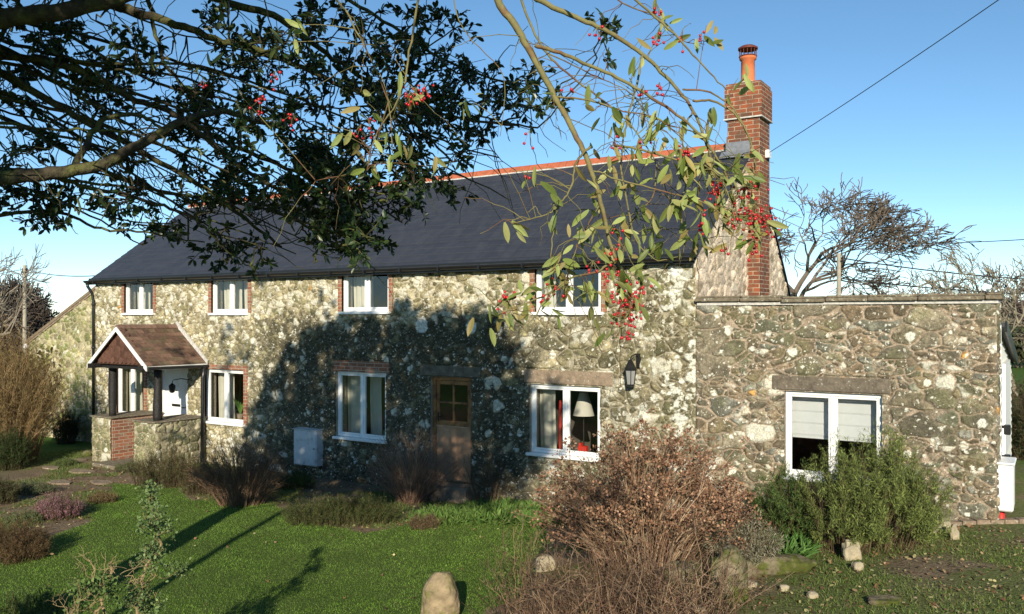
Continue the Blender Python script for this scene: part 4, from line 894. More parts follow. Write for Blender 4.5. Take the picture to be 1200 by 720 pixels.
# unseen leaf clumps added above and behind the camera to shade visible leaves and wall
nvis = sum(len(x) for x in HP)
for (a, b, d) in clumps:
    for k in range(2):
        if (a > 560 or a+b > 690) and k: continue
        sft = random.uniform(3.6, 6.2); C = W(a, b, d)+TOSUN*sft+rng.standard_normal(3)*.10
        if spill(C): continue
        LPs = C+np.array([random.gauss(-.3, .2), random.gauss(0, .2), -.35]); clump(C, .24, 40, .115, g2, LPs, 4)
def inframe(C):
    r = C-CAM; z = r@CAMF; X = r@CAMR
    return z > .3 and abs(X/z) < .66 and (C[2]-3)/z < .42
SH = [(300, 470), (325, 425), (360, 395), (385, 372), (440, 378), (480, 360), (540, 372), (570, 372), (600, 420), (615, 450), (610, 500), (585, 500), (560, 470), (520, 485), (480, 505), (450, 560), (420, 600), (300, 600), (285, 540)]
nb = 0
while nb < 620:                                        # unseen clumps added sunward so their shadow fills the SH outline on the wall
    a, b = random.uniform(280, 630), random.uniform(355, 600)
    if not bool(inpoly(np.array(float(a)), np.array(float(b)), SH)): continue
    w_ = np.array([F(a, b)[0], 0, F(a, b)[1]]); C = w_+TOSUN*random.uniform(10.5, 17.0); r = C-CAM; z = r@CAMF; X = r@CAMR
    if inframe(C) or C[2] > 9.0: continue
    if X > -1.6 and random.random() < .0: continue
    nb += 1; clump(C, .27, 50, .135, g2, C+np.array([-.25, .1, -.35]), 4)
for k in range(36):                                    # more unseen crown left of the frame, added to shade the wall
    C = base+np.array([random.gauss(-.6, 1.1), random.gauss(.3, 1.1), random.uniform(4.0, 7.2)])
    if not inframe(C) and not spill(C): clump(C, .35, 50, .11, g2, C+np.array([.1, .0, -.4]), 4)
vis = [q for q in LPA if inframe(q)]
for k in range(430):                                   # unseen leaf masses added sunward of the limbs to keep them in shade
    q = vis[random.randrange(len(vis))]; C = q+TOSUN*random.uniform(3.0, 6.5)+rng.standard_normal(3)*.12
    if inframe(C) or spill(C): continue
    clump(C, .25, 42, .12, g2, C+np.array([-.3, 0, -.3]), 4)
cb = [hub(5.2), hub(5.2)+TOSUN*2+np.array([.6, 0, .6]), hub(5.5)+TOSUN*4+np.array([2, .5, .2]), hub(5.6)+TOSUN*5+np.array([4, .8, 0])]
wtube(g2, cb, .09, .02, 8, .02); wtube(g2, [hub(5), hub(6.3)+np.array([1, .8, .3]), hub(6.9)+np.array([3, 1.6, .2])], .08, .02, 8, .02)
g2.build('twigs', M['bark'], holly)
P = np.concatenate(HP); D = np.concatenate(HD); L_ = np.concatenate(HL); g = Geo()
leaves(g, P, D, L_, T_HOLLY, pal(len(P), [(.022, .045, .012), (.03, .055, .014), (.016, .034, .010), (.04, .06, .018)], .3), roll=.9)
crown = g.build('crown', M['leaf'], holly)  # visible leaves together with the added shading clumps
print('holly leaves', len(P), 'visible', nvis)

# ------------------------------------------------------------------ berry tree: long sunlit stems hanging in from above
base = CAM+CAMR*-4.6+CAMF*2.6; base[2] = float(ground(base[0], base[1]))-.05
bt = thing('berry_tree', 'arching tree with hanging green leaves and bunches of red berries in front of the roof', 'tree', base)
g = Geo(); crownpt = W(560, -420, 3.3)
wtube(g, [base, base+np.array([-.1, 0, 1.8]), base+np.array([.3, .1, 3.6]), crownpt+CAMR*-2.6+np.array([0, 0, .6]), crownpt+np.array([-.9, -.6, .15])], .07, .04, 10, .01); g.build('trunk', M['bark'], bt, smooth=True)
stems = [
    ([(560, -260, 3.2), (572, -60, 3.2), (584, 0, 3.2), (604, 30, 3.2), (626, 70, 3.2), (650, 113, 3.2), (677, 163, 3.15), (692, 198, 3.1), (704, 238, 3.1), (714, 280, 3.1), (722, 303, 3.1)], .017, .006),
    ([(570, -240, 3.3), (618, -30, 3.4), (636, 2, 3.4), (675, 20, 3.4), (713, 38, 3.4), (753, 64, 3.4), (785, 95, 3.4), (812, 130, 3.4), (828, 170, 3.4), (842, 215, 3.4)], .013, .004),
    ([(627, 53, 3.2), (650, 60, 3.2), (690, 76, 3.2), (730, 95, 3.2), (772, 120, 3.2), (812, 150, 3.2), (840, 185, 3.2), (858, 222, 3.2), (865, 262, 3.2)], .008, .003),
    ([(575, -200, 3.5), (608, -20, 3.5), (618, 20, 3.5), (640, 62, 3.5), (676, 95, 3.5), (712, 122, 3.5), (742, 150, 3.5), (770, 195, 3.5), (790, 250, 3.5)], .006, .002),
    ([(580, -200, 3.0), (700, -40, 3.0), (745, 0, 3.0), (790, 40, 3.0), (822, 75, 3.0), (852, 106, 3.0)], .006, .0022),
    ([(720, 170, 3.2), (760, 178, 3.2), (800, 190, 3.2), (830, 196, 3.2), (850, 220, 3.1), (862, 260, 3.1)], .005, .002),
    ([(753, 64, 3.4), (748, 90, 3.4), (738, 130, 3.4), (730, 165, 3.4), (728, 200, 3.3)], .005, .003),
    ([(812, 118, 3.3), (840, 120, 3.3), (868, 142, 3.3), (882, 175, 3.3), (888, 215, 3.3)], .005, .002),
    ([(800, 105, 3.3), (832, 108, 3.3), (860, 128, 3.3), (876, 160, 3.3), (884, 190, 3.2), (880, 235, 3.2)], .004, .0015),
    ([(650, 113, 3.2), (690, 118, 3.2), (730, 130, 3.2), (770, 140, 3.2), (800, 160, 3.2)], .004, .0015),
    ([(692, 172, 3.1), (676, 190, 3.1), (668, 222, 3.1), (655, 240, 3.1), (640, 252, 3.1), (600, 262, 3.1)], .005, .0018),
    ([(655, 240, 3.1), (650, 262, 3.1), (646, 300, 3.1), (650, 330, 3.1)], .003, .0015),
    ([(722, 303, 3.1), (700, 318, 3.1), (670, 326, 3.1), (640, 345, 3.1), (605, 360, 3.1), (575, 372, 3.1)], .005, .002),
    ([(722, 303, 3.1), (732, 330, 3.1), (738, 360, 3.1), (722, 395, 3.1)], .004, .002),
    ([(704, 238, 3.1), (690, 262, 3.1), (676, 290, 3.1), (664, 330, 3.1)], .003, .0015),
    ([(728, 200, 3.3), (735, 240, 3.3), (745, 280, 3.3), (770, 305, 3.3), (800, 300, 3.3)], .004, .0015),
    ([(690, 198, 3.1), (730, 212, 3.1), (780, 225, 3.1), (830, 240, 3.1), (870, 268, 3.1), (900, 262, 3.1)], .0035, .0015),
    ([(812, 130, 3.4), (800, 160, 3.4), (805, 210, 3.4), (795, 250, 3.4), (815, 290, 3.4)], .004, .002),
    ([(770, 195, 3.5), (765, 230, 3.4), (740, 260, 3.4), (730, 300, 3.4)], .003, .0015),
    ([(640, 62, 3.5), (700, 90, 3.6), (740, 110, 3.6), (770, 150, 3.6)], .003, .0012),
    ([(560, -200, 3.6), (700, -20, 3.7), (770, 20, 3.7), (800, 48, 3.7), (826, 52, 3.7)], .004, .0015),
    ([(500, -200, 3.4), (530, -10, 3.4), (548, 40, 3.4), (590, 90, 3.4), (586, 160, 3.4)], .003, .0012),
    ([(560, -260, 3.4), (500, -40, 3.4), (480, 60, 3.4), (470, 110, 3.4), (440, 160, 3.4), (430, 200, 3.4)], .006, .002),
    ([(540, -260, 3.5), (400, -40, 3.5), (410, 20, 3.5), (430, 60, 3.5), (455, 120, 3.5), (460, 180, 3.5)], .005, .002),
    ([(455, 120, 3.5), (440, 170, 3.6), (420, 200, 3.6), (370, 212, 3.6)], .003, .0012),
    ([(540, -260, 3.8), (300, -60, 3.8), (310, 0, 3.8), (325, 60, 3.8), (330, 110, 3.8)], .005, .0015)]
g = Geo(); SP = []
for path, r0, r1 in stems:
    SP.append(wtube(g, [W(*p) for p in path], r0, r1, 7, .0016, 6))
wtube(g, [crownpt+np.array([-.9, -.6, .15]), crownpt, W(562, -270, 3.25)], .04, .017, 8)
for p in ((560, -200, 3.6), (500, -200, 3.4), (540, -260, 3.8), (540, -260, 3.5), (575, -200, 3.5), (580, -200, 3.0)): wtube(g, [crownpt, W(*p)], .012, .006, 6)
SPA = np.concatenate(SP)
sv = [s for s in SP]
for k in range(230):                                   # fine side twigs
    s = sv[random.choice([0, 1, 2, 3, 5, 6, 9, 10, 12, 13, 14, 15, 17, 18, 19, 20, 22, 23, 24])]; i = random.randrange(len(s)//3, len(s)); p = s[i]
    d = unit(s[min(i+1, len(s)-1)]-s[max(i-1, 0)]+.9*rng.standard_normal(3)*np.array([1, 1, .8])); L_ = random.uniform(.08, .32)
    wtube(g, [p, p+d*L_*.5, p+d*L_+np.array([0, 0, -.05])], .0022, .0011, 3, .004, 3)
lc = [(590, 272, 4), (612, 208, 1), (633, 207, 1), (575, 378, 5), (598, 362, 7), (625, 352, 6), (660, 338, 10), (655, 318, 5), (690, 280, 5), (722, 270, 8), (690, 350, 6), (736, 330, 9), (720, 398, 4), (738, 365, 5),
      (760, 250, 7), (800, 200, 10), (820, 215, 9), (850, 250, 11), (838, 280, 8), (870, 230, 8), (890, 278, 8), (700, 132, 4), (722, 150, 6), (642, 132, 3), (752, 75, 4), (780, 30, 5), (828, 40, 5),
      (742, 190, 7), (772, 172, 8), (832, 150, 3), (790, 242, 9), (856, 205, 8), (482, 115, 4), (462, 178, 6), (415, 168, 4), (184, 85, 3), (246, 84, 3), (332, 60, 4), (880, 205, 6), (815, 250, 7), (700, 250, 4), (770, 290, 6),
      (805, 285, 6), (740, 225, 6), (865, 102, 4), (715, 300, 7), (675, 300, 5), (440, 205, 4), (500, 205, 3), (710, 190, 4), (690, 230, 3), (760, 150, 5), (800, 150, 5), (645, 250, 3), (755, 300, 4), (720, 335, 5), (830, 192, 5), (640, 365, 4), (340, 40, 3), (555, 130, 3), (430, 130, 3)]
P, D, L_ = [], [], []
for (a, b, n_) in lc:
    C0 = W(a, b, 3.2); q = SPA[np.argmin(np.linalg.norm(SPA-C0, axis=1))]; dep = float((q-CAM)@CAMF); C = W(a, b-10, min(max(dep, 2.95), 3.9))
    wtube(g, [q, (q+C)/2+np.array([0, 0, .01]), C], .0022, .0012, 3)
    n_ = int(n_*1.6+.5)
    for k in range(n_):
        o_ = rng.standard_normal(3)*.033; P.append(C+o_); D.append(np.array([0, 0, -.75])+rng.standard_normal(3)*.62+CAMR*.1); L_.append(random.uniform(.050, .086))
    P_ = C
g3 = Geo(); n_ = len(P); leaves(g3, P, D, L_, T_LANCE, pal(n_, [(.26, .31, .08), (.31, .35, .11), (.19, .24, .055), (.11, .15, .03), (.36, .36, .13), (.30, .24, .08)], .25), up=-CAMF+UPV*.3, roll=.8)
for k in range(150):                                   # a few stray leaves along the stems
    pass
g.build('stems', M['stem'], bt, smooth=True); g3.build('leaves', M['coto'], bt)
bc = [(885, 248, 16), (893, 262, 22), (878, 262, 12), (732, 352, 22), (738, 372, 16), (728, 340, 10), (652, 338, 6), (640, 346, 5), (715, 322, 8), (695, 315, 5), (805, 180, 7), (866, 234, 9), (858, 262, 8), (835, 228, 7), (842, 220, 6),
      (488, 112, 8), (497, 108, 8), (481, 120, 5), (600, 350, 5), (590, 355, 4), (770, 14, 5), (700, 42, 4), (768, 50, 3), (770, 48, 3), (432, 150, 4), (423, 155, 3), (822, 48, 3), (305, 125, 7), (322, 92, 4), (238, 98, 3), (755, 168, 4), (720, 172, 4), (343, 142, 5),
      (800, 45, 3), (822, 262, 7), (752, 108, 3), (773, 106, 4), (620, 163, 2), (665, 105, 2), (800, 178, 6), (735, 385, 8), (850, 300, 3), (725, 270, 3), (884, 290, 8), (750, 345, 8), (618, 210, 2), (720, 296, 6), (840, 232, 5), (875, 225, 7)]
import itertools
ICO = None
def ico():
    t = (1+5**.5)/2; v = unit(np.array([(-1, t, 0), (1, t, 0), (-1, -t, 0), (1, -t, 0), (0, -1, t), (0, 1, t), (0, -1, -t), (0, 1, -t), (t, 0, -1), (t, 0, 1), (-t, 0, -1), (-t, 0, 1)], float))
    f = [(0, 11, 5), (0, 5, 1), (0, 1, 7), (0, 7, 10), (0, 10, 11), (1, 5, 9), (5, 11, 4), (11, 10, 2), (10, 7, 6), (7, 1, 8), (3, 9, 4), (3, 4, 2), (3, 2, 6), (3, 6, 8), (3, 8, 9), (4, 9, 5), (2, 4, 11), (6, 2, 10), (8, 6, 7), (9, 8, 1)]
    return v, np.array(f)
IV, IF = ico(); gb = Geo(); gs = Geo()
for (a, b, n_) in bc:
    q = SPA[np.argmin(np.linalg.norm(SPA-W(a, b, 3.2), axis=1))]; dep = min(max(float((q-CAM)@CAMF), 2.95), 3.9)
    C = W(a, b, dep)
    for k in range(int(n_*1.5)):
        p = C+rng.standard_normal(3)*np.array([.017, .017, .022])*min(1.4, .6+n_/18); gb.add(p+IV*random.uniform(.0056, .0074), t=IF); gs.tube([C+np.array([0, 0, .03]), p], [.001, .0008], 3)
bb = gb.build('berries', M['berry'], bt, smooth=True); tag(bb, kind='stuff'); tag(gs.build('berry_stalks', M['stem'], bt), kind='stuff')

# ------------------------------------------------------------------ rocks
def rock(name, px, py, w_, h_, dpt, seed, label, m='rock', sink=.25, rotz=0.0, group=None, sub=4, sharp=.28):
    b = G(px, py); me = bpy.data.meshes.new(name)
    import bmesh
    bm = bmesh.new(); bmesh.ops.create_icosphere(bm, subdivisions=sub, radius=1)
    for v in bm.verts:
        p = v.co.copy(); q = Vector((abs(p.x)**.7*math.copysign(1, p.x), abs(p.y)**.7*math.copysign(1, p.y), abs(p.z)**.75*math.copysign(1, p.z)))
        n1 = mnoise.noise(p*1.1+Vector((seed*7.3, 0, 0))); n2 = mnoise.noise(p*3.1+Vector((0, seed*3.1, 0))); n3 = mnoise.noise(p*9+Vector((0, 0, seed)))
        q *= 1+sharp*n1+.12*n2+.04*n3; v.co = Vector((q.x*w_/2, q.y*dpt/2, (q.z+1-sink*2)*h_/2/(1-sink)))
    bm.to_mesh(me); bm.free(); me.materials.append(M[m])
    for p in me.polygons: p.use_smooth = True
    o = bpy.data.objects.new(name, me); COL.objects.link(o); o.location = (b[0], b[1], b[2]); o.rotation_euler.z = TH+rotz
    return tag(o, label, 'rock', group)
rock('standing_stone', 516, 728, .38, .50, .3, 1, 'upright blunt brown stone standing at the near edge of the lawn', 'rockwarm', sink=.2, sharp=.12)
rock('boulder', 640, 592, .55, .52, .3, 2, 'ochre boulder leaning on the foot of the cottage wall', 'rockpale', sharp=.4)
rock('boulder', 852, 703, .40, .52, .36, 3, 'grey lichen spotted boulder at the edge of the brush pile')
rock('boulder', 800, 694, .5, .30, .4, 13, 'dark mossy stone left of the grey boulder')
rock('boulder', 905, 670, .95, .18, .4, 4, 'long low mossy stone under the small leafy plant')
rock('boulder', 997, 655, .19, .21, .18, 5, 'white angular stone in front of the rosemary bush', 'rockpale', sharp=.45)
rock('boulder', 1005, 668, .12, .09, .12, 15, 'small pale stone lying below the white angular stone', 'rockpale')
rock('boulder', 640, 668, .26, .18, .2, 16, 'pale stone under the left edge of the brown hydrangea', 'rockpale')
rock('boulder', 103, 534, .2, .12, .2, 18, 'brown stone at the foot of the black downpipe')
rock('boulder', 880, 688, .12, .06, .14, 19, 'small buff stone on the bare soil right of the grey boulder', 'rockpale')
rock('boulder', 919, 692, .09, .06, .09, 20, 'smallest buff pebble stone on the bare soil', 'rockpale')
rock('boulder', 952, 700, .1, .05, .1, 21, 'flat buff stone on the bare soil near the bottom edge', 'rockpale')
rock('boulder', 1035, 706, .3, .05, .2, 22, 'flat grey stone in the patchy grass')
rock('boulder', 818, 716, .12, .05, .12, 23, 'pale flat stone below the grey boulder', 'rockpale')
rock('boulder', 1095, 622, .42, .16, .3, 24, 'brown stone block at the left end of the path edging', 'rockpale')
rock('boulder', 1118, 632, .10, .18, .1, 25, 'small upright stone block in front of the path edging', 'rockpale')
for k in range(5):
    a = .2+k*.0; p0 = G(1118+k*24, 612-k*.6); m = Geo()
e0 = G(1112, 617); e1_ = G(1260, 612); m = Geo(); dv = (e1_-e0)[:2]; L_ = np.linalg.norm(dv); dv /= L_; nv = np.array([-dv[1], dv[0]])
for k in range(9):
    a = e0[:2]+dv*L_*k/9; b = e0[:2]+dv*(L_*(k+1)/9-.012); zt = e0[2]+.07+float(rng.normal(0, .006))
    pts = [tuple(a), tuple(b), tuple(b+nv*.12), tuple(a+nv*.12)]; m.poly_prism(pts, 'z', zt-.2, zt)
tag(m.build('path_edging', M['lintel']), 'low brown stone edging in front of the white cabinet', 'edging')
# stepping stones
for k, (px, py, w_) in enumerate([(95, 553, .7), (70, 566, .6), (125, 545, .6), (60, 549, .5), (92, 540, .5), (118, 566, .55)]):
    b = G(px, py); m = Geo(); n_ = 9; t = np.arange(n_)*2*math.pi/n_; rr = w_/2*(1+.15*np.sin(3*t+k)); m.poly_prism([(b[0]+r_*math.cos(a), b[1]+.55*r_*math.sin(a)) for r_, a in zip(rr, t)], 'z', b[2]-.05, b[2]+.025)
    tag(m.build('stepping_stone', M['lintel']), ['stepping stone in the path left of the porch', 'stepping stone nearest the pink heather', 'stepping stone in front of the porch entry', 'leftmost stepping stone beside the dark conifer', 'stepping stone farthest from the lawn, by the downpipe', 'stepping stone touching the lawn edge'][k], 'paving stone', 'stepping stones left of the porch')

# ------------------------------------------------------------------ shrubs
def twiggy(name, px, py, h_, w_, n, label, cols, r0=.006, lean=(0, 0), fork=3, leaf=None, curve=.35, cat='shrub', dpt=None, spread=.25, splay=1.0, seed=0, tipfn=None, stem='twig', group=None, b=None, low=.5, hv=.55, gap=0, tangle=.02, kids=('stems', 'leaves')):
    if b is None: b = G(px, py)
    dpt = dpt or w_; o = thing(name, label, cat, b, group); g = Geo(); LPp, LDd = [], []
    tips = []
    for k in range(n):
        a = random.random()*2*math.pi; q = math.sqrt(random.random()); ox, oy = math.cos(a)*q, math.sin(a)*q
        p0 = b+CAMR*ox*w_*spread*.5+CAMF*oy*dpt*spread*.5; p0[2] = float(ground(p0[0], p0[1]))-.02
        hh = h_*random.uniform(hv, 1.08)*math.sqrt(max(.12, 1-.72*q*q)); p1 = b+CAMR*(ox*w_*.5*splay+lean[0])+CAMF*(oy*dpt*.5*splay+lean[1]); p1[2] = b[2]+hh
        mid = p0*(1-.5)+p1*.5; mid[2] = p0[2]*.5+p1[2]*.5+curve*.3*hh; mid = mid-(p1-p0)*np.array([1, 1, 0])*curve*.3
        c = np.array(cols[random.randrange(len(cols))])*random.uniform(.7, 1.3); s = wtube(g, [p0, mid+rng.standard_normal(3)*tangle, p1+rng.standard_normal(3)*tangle*1.5], r0, r0*.45, 3, .006, 4, c)
        tips.append(s[-1]); h0 = int(len(s)*low); LPp.append(s[h0:]); LDd.append(np.gradient(s, axis=0)[h0:])
        for f in range(fork):
            i = random.randrange(len(s)//3, len(s)-1); d = unit(unit(s[-1]-s[i])+.55*rng.standard_normal(3)+UPV*.2); L_ = hh*random.uniform(.12, .32)
            e = s[i]+d*L_; s2 = spline([s[i], (s[i]+e)/2+rng.standard_normal(3)*.01, e], 2); g.tube(s2, np.linspace(r0*.5, r0*.28, len(s2)), 3, c)
            tips.append(e); LPp.append(s2); LDd.append(np.gradient(s2, axis=0))
    g.build(kids[0], M[stem], o)
    if leaf:
        T, L0, per, lcols, up_ = leaf; Pn = np.concatenate(LPp); Dn = unit(np.concatenate(LDd)); idx = rng.integers(0, len(Pn), int(per)); gl = Geo()
        idx = idx[fbm(Pn[idx, 0]*1.0+Pn[idx, 2]*.7, Pn[idx, 1]-Pn[idx, 2]*.6, .16, 71, 2) > gap] if gap else idx
        leaves(gl, Pn[idx]+rng.standard_normal((len(idx), 3))*.015, Dn[idx]*up_+rng.standard_normal((len(idx), 3))*.8, rng.uniform(.6, 1.3, len(idx))*L0, T, pal(len(idx), lcols, .3)); gl.build(kids[1], M['veg'], o)
    if tipfn: tipfn(o, np.array(tips))
    return o
BR = [(.23, .14, .09), (.18, .11, .07), (.29, .19, .12), (.36, .26, .17), (.12, .075, .045)]
def hyd(o, tips):
    g = Geo(); P, D, L_ = [], [], []
    for t in tips:
        dd_ = math.hypot(t[0]-o.location[0], t[1]-o.location[1])
        if random.random() < (.42 if t[2]-o.location[2] > 1.08-.55*(dd_/1.0)**2 else .05):
            n_ = random.randrange(16, 34); R = random.uniform(.04, .085); d = unit(rng.standard_normal((n_, 3))+UPV*.5); P.append(t+d*R*np.array([1, 1, .6])); D.append(d+.8*rng.standard_normal((n_, 3))); L_.append(rng.uniform(.02, .04, n_))
    P = np.concatenate(P); leaves(g, P, np.concatenate(D), np.concatenate(L_), T_OVAL, pal(len(P), [(.32, .175, .105), (.38, .24, .15), (.25, .13, .075), (.16, .085, .05)], .35)); g.build('dead_flower_heads', M['veg'], o)
twiggy('hydrangea', 755, 672, 1.55, 2.75, 520, 'large brown hydrangea full of dried flower heads before the lamp lit window', BR, .0065, fork=4, curve=.45, tangle=.05, tipfn=hyd, spread=.35, dpt=1.8, leaf=(T_OVAL, .04, 350, [(.28, .17, .10), (.21, .125, .07), (.12, .12, .05)], .3))['label'] = 'large brown hydrangea full of dried flower heads, tallest bush before the cottage'
twiggy('brush_heap', 735, 728, .52, 2.3, 560, 'tangled dark brown mound of fine twigs in front of the hydrangea', [(.12, .07, .045), (.17, .105, .07), (.07, .045, .03), (.24, .165, .11)], .0042, fork=6, curve=.7, spread=.95, dpt=1.6, splay=1.05, tangle=.17, hv=.3, leaf=(T_BLADE_N, .035, 7000, [(.16, .11, .07), (.20, .15, .09), (.10, .085, .045)], 1.0))
def gtuft(name, px, py, h_, w_, n, label, cols, L0=.3, wd=.05, **k):
    b = G(px, py); o = thing(name, label, k.get('cat', 'plant'), b, k.get('group')); g = Geo(); n_ = n
    a = rng.random(n_)*2*math.pi; q = np.sqrt(rng.random(n_))*w_/2
    P = np.stack([b[0]+q*np.cos(a), b[1]+q*np.sin(a), 0*a], -1); P[:, 2] = ground(P[:, 0], P[:, 1])+h_*k.get('lift', 0)*rng.random(n_)
    D = np.stack([np.cos(a)*.5, np.sin(a)*.5, 0*a+1], -1)+.4*rng.standard_normal((n_, 3)); D[:, 2] = np.abs(D[:, 2]); T = (T_LANCE[0]*np.array([1, wd/.17*1.0, 2.5]), T_LANCE[1])
    leaves(g, P, D, rng.uniform(.6, 1.2, n_)*h_, T, pal(n_, cols, .25)); g.build('leaves', M['veg'], o); return o
ros = [(.17, .21, .055), (.13, .17, .05), (.23, .27, .075), (.085, .115, .033)]
def bush(name, px, py, h_, w_, label, cols, n=900, L0=.03, per=26000, r0=.004, **k):
    return twiggy(name, px, py, h_, w_, n, label, [(.10, .075, .04), (.07, .05, .03)], r0, fork=k.pop('fork', 3), spread=k.pop('spread', .5), low=k.pop('low', .1), leaf=(k.pop('T', T_BLADE_N), L0, per, cols, k.pop('al', .8)), **k)
bush('rosemary_bush', 1015, 640, 1.30, 1.8, 'big feathery evergreen bush under the extension window', ros, n=300, per=110000, L0=.042, dpt=1.4, lean=(.12, 0), spread=.7, r0=.0035, al=.9, fork=8, hv=.35, low=.5, gap=.40)
bush('rosemary_bush', 925, 636, .95, 1.1, 'lower dark green bush left of the big feathery evergreen bush', [(.07, .12, .03), (.10, .15, .04), (.045, .075, .02)], n=170, per=40000, L0=.045, gap=.42)
gtuft('leafy_plant', 912, 652, .24, .7, 420, 'low plant with bright green strappy leaves beside the mossy stones', [(.07, .15, .03), (.05, .11, .02), (.10, .19, .05)], wd=.07)
bush('lavender', 872, 668, .62, .95, 'pale grey twiggy lavender right of the brown hydrangea', [(.26, .25, .17), (.20, .19, .12), (.32, .30, .22)], n=260, per=9000, L0=.04, fork=2)
bush('heath_shrub', 400, 612, .42, 1.95, 'low wide green heath with brown stems at the back of the lawn', [(.06, .085, .022), (.09, .11, .03), (.045, .055, .02)], n=420, per=38000, L0=.028, dpt=.8, spread=.9)
twiggy('bare_shrub', 482, 588, 1.32, 1.85, 330, 'upright bare twiggy shrub before the wooden door', [(.26, .16, .11), (.20, .125, .085), (.32, .22, .15)], .0048, fork=5, spread=.22, curve=.2)
twiggy('bare_shrub', 283, 590, 1.2, 1.95, 360, 'dense dark brown shrub left of the grey meter box', [(.14, .085, .05), (.19, .12, .075), (.25, .17, .11)], .0045, fork=5, spread=.4, curve=.3, leaf=(T_BLADE_N, .04, 8000, [(.08, .05, .03), (.12, .08, .045)], 1.))
twiggy('bare_shrub', 572, 592, 1.0, 1.2, 90, 'thin sparse shrub against the wall right of the wooden door', [(.14, .10, .06), (.10, .07, .04)], .0035, fork=5, spread=.4, curve=.2)
bush('low_shrub', 195, 570, .78, 1.5, 'low olive and brown shrub in front of the porch wall', [(.11, .10, .04), (.07, .08, .03), (.15, .11, .06)], n=260, per=15000, L0=.035, dpt=.7, spread=.8)
bush('low_shrub', 240, 578, .55, 1.0, 'low dark shrub between the porch and the dense brown shrub', [(.05, .05, .02), (.07, .06, .03), (.09, .06, .03)], n=180, per=9000, L0=.03, dpt=.6, spread=.8)
bush('low_shrub', 345, 572, .30, .9, 'small green plant against the wall under the meter box', [(.05, .09, .02), (.07, .10, .03)], n=120, per=6000, L0=.04, dpt=.5, spread=.8)
bush('heather', 68, 607, .40, .80, 'pink flowering heather at the left edge of the lawn', [(.42, .16, .24), (.30, .15, .16), (.10, .10, .04), (.50, .26, .34), (.13, .12, .05)], n=260, per=20000, L0=.022, dpt=.6, spread=.8)
bush('heather', 12, 655, .50, 1.1, 'brown heather mound at the left edge below the pink heather', [(.13, .075, .035), (.09, .07, .03), (.17, .10, .05)], n=320, per=26000, L0=.026, dpt=.8, spread=.8)
bush('heather', -5, 590, .45, .8, 'dark green and brown heather at the left edge behind the pink heather', [(.04, .06, .02), (.09, .06, .03), (.12, .13, .06)], n=220, per=16000, L0=.028, dpt=.7, spread=.8)
bush('low_shrub', 38, 578, .20, .9, 'grey green low carpet plant behind the pink heather', [(.15, .17, .09), (.11, .13, .06)], n=160, per=9000, L0=.03, dpt=.5, spread=.9)
bush('conifer_shrub', 10, 550, .85, 1.0, 'dark green conifer shrub under the golden bush at the left edge', [(.03, .05, .014), (.045, .07, .02)], n=260, per=26000, L0=.04, dpt=.8, spread=.6)
twiggy('golden_bush', 8, 542, 2.9, 2.7, 620, 'tall golden brown twiggy bush in the sun at the left edge', [(.30, .19, .09), (.23, .15, .07), (.36, .25, .13), (.14, .10, .05)], .006, fork=6, spread=.45, curve=.35, leaf=(T_BLADE_N, .06, 26000, [(.28, .18, .08), (.20, .14, .06), (.15, .13, .05)], 1.), dpt=2)
bush('dark_hedge', -55, 440, 2.6, 3.4, 'olive green hedge behind the golden bush', [(.10, .10, .03), (.07, .075, .025), (.14, .12, .04)], n=400, per=30000, L0=.10, dpt=1.5, spread=.9, b=None) if False else None
bush('conifer_shrub', 78, 520, .9, .8, 'small dark bush against the outshot wall behind the golden bush', [(.03, .04, .015), (.05, .055, .02)], n=160, per=9000, L0=.05, dpt=.6, spread=.6)
for px, py, h_, w_, lb, cl in ((120, 588, .16, .5, 'low brown seedheads on the lawn edge near the stepping stones', [(.22, .14, .07), (.14, .12, .05)]), (150, 552, .18, .6, 'low grey green herbs beside the porch step', [(.16, .18, .08), (.12, .13, .06)]),
        (30, 612, .16, .6, 'low green mat between the pink heather and the left edge', [(.11, .15, .05), (.16, .17, .08)]), (78, 545, .14, .5, 'small green tuft among the stepping stones', [(.12, .17, .05), (.09, .13, .04)])):
    bush('low_shrub', px, py, h_, w_, lb, cl, n=110, per=6000, L0=.028, dpt=.5, spread=.9)
# wall-foot ground cover: bright weeds
for k, (px, py, w_, h_, n_, lb) in enumerate([(585, 603, 1.5, .16, 1500, 'bright green weeds along the wall foot right of the wooden door'), (520, 608, 1.1, .14, 900, 'bright green weeds in front of the bare twiggy shrub'), (640, 612, .9, .18, 800, 'green weeds between the boulder and the lawn'), (905, 625, .5, .3, 150, 'thin weeds in front of the wall left of the evergreen bushes'), (700, 640, .5, .2, 100, 'thin weeds under the hydrangea')]):
    gtuft('weeds', px, py, h_, w_, n_, lb, [(.085, .16, .03), (.065, .12, .025), (.12, .18, .045)], wd=.12, cat='weeds', group='weeds along the wall foot')
bush('low_shrub', 497, 618, .20, .5, 'small brown heather clump on the lawn edge between the green weeds', [(.20, .12, .08), (.12, .09, .04)], n=90, per=4000, L0=.025, spread=.9)
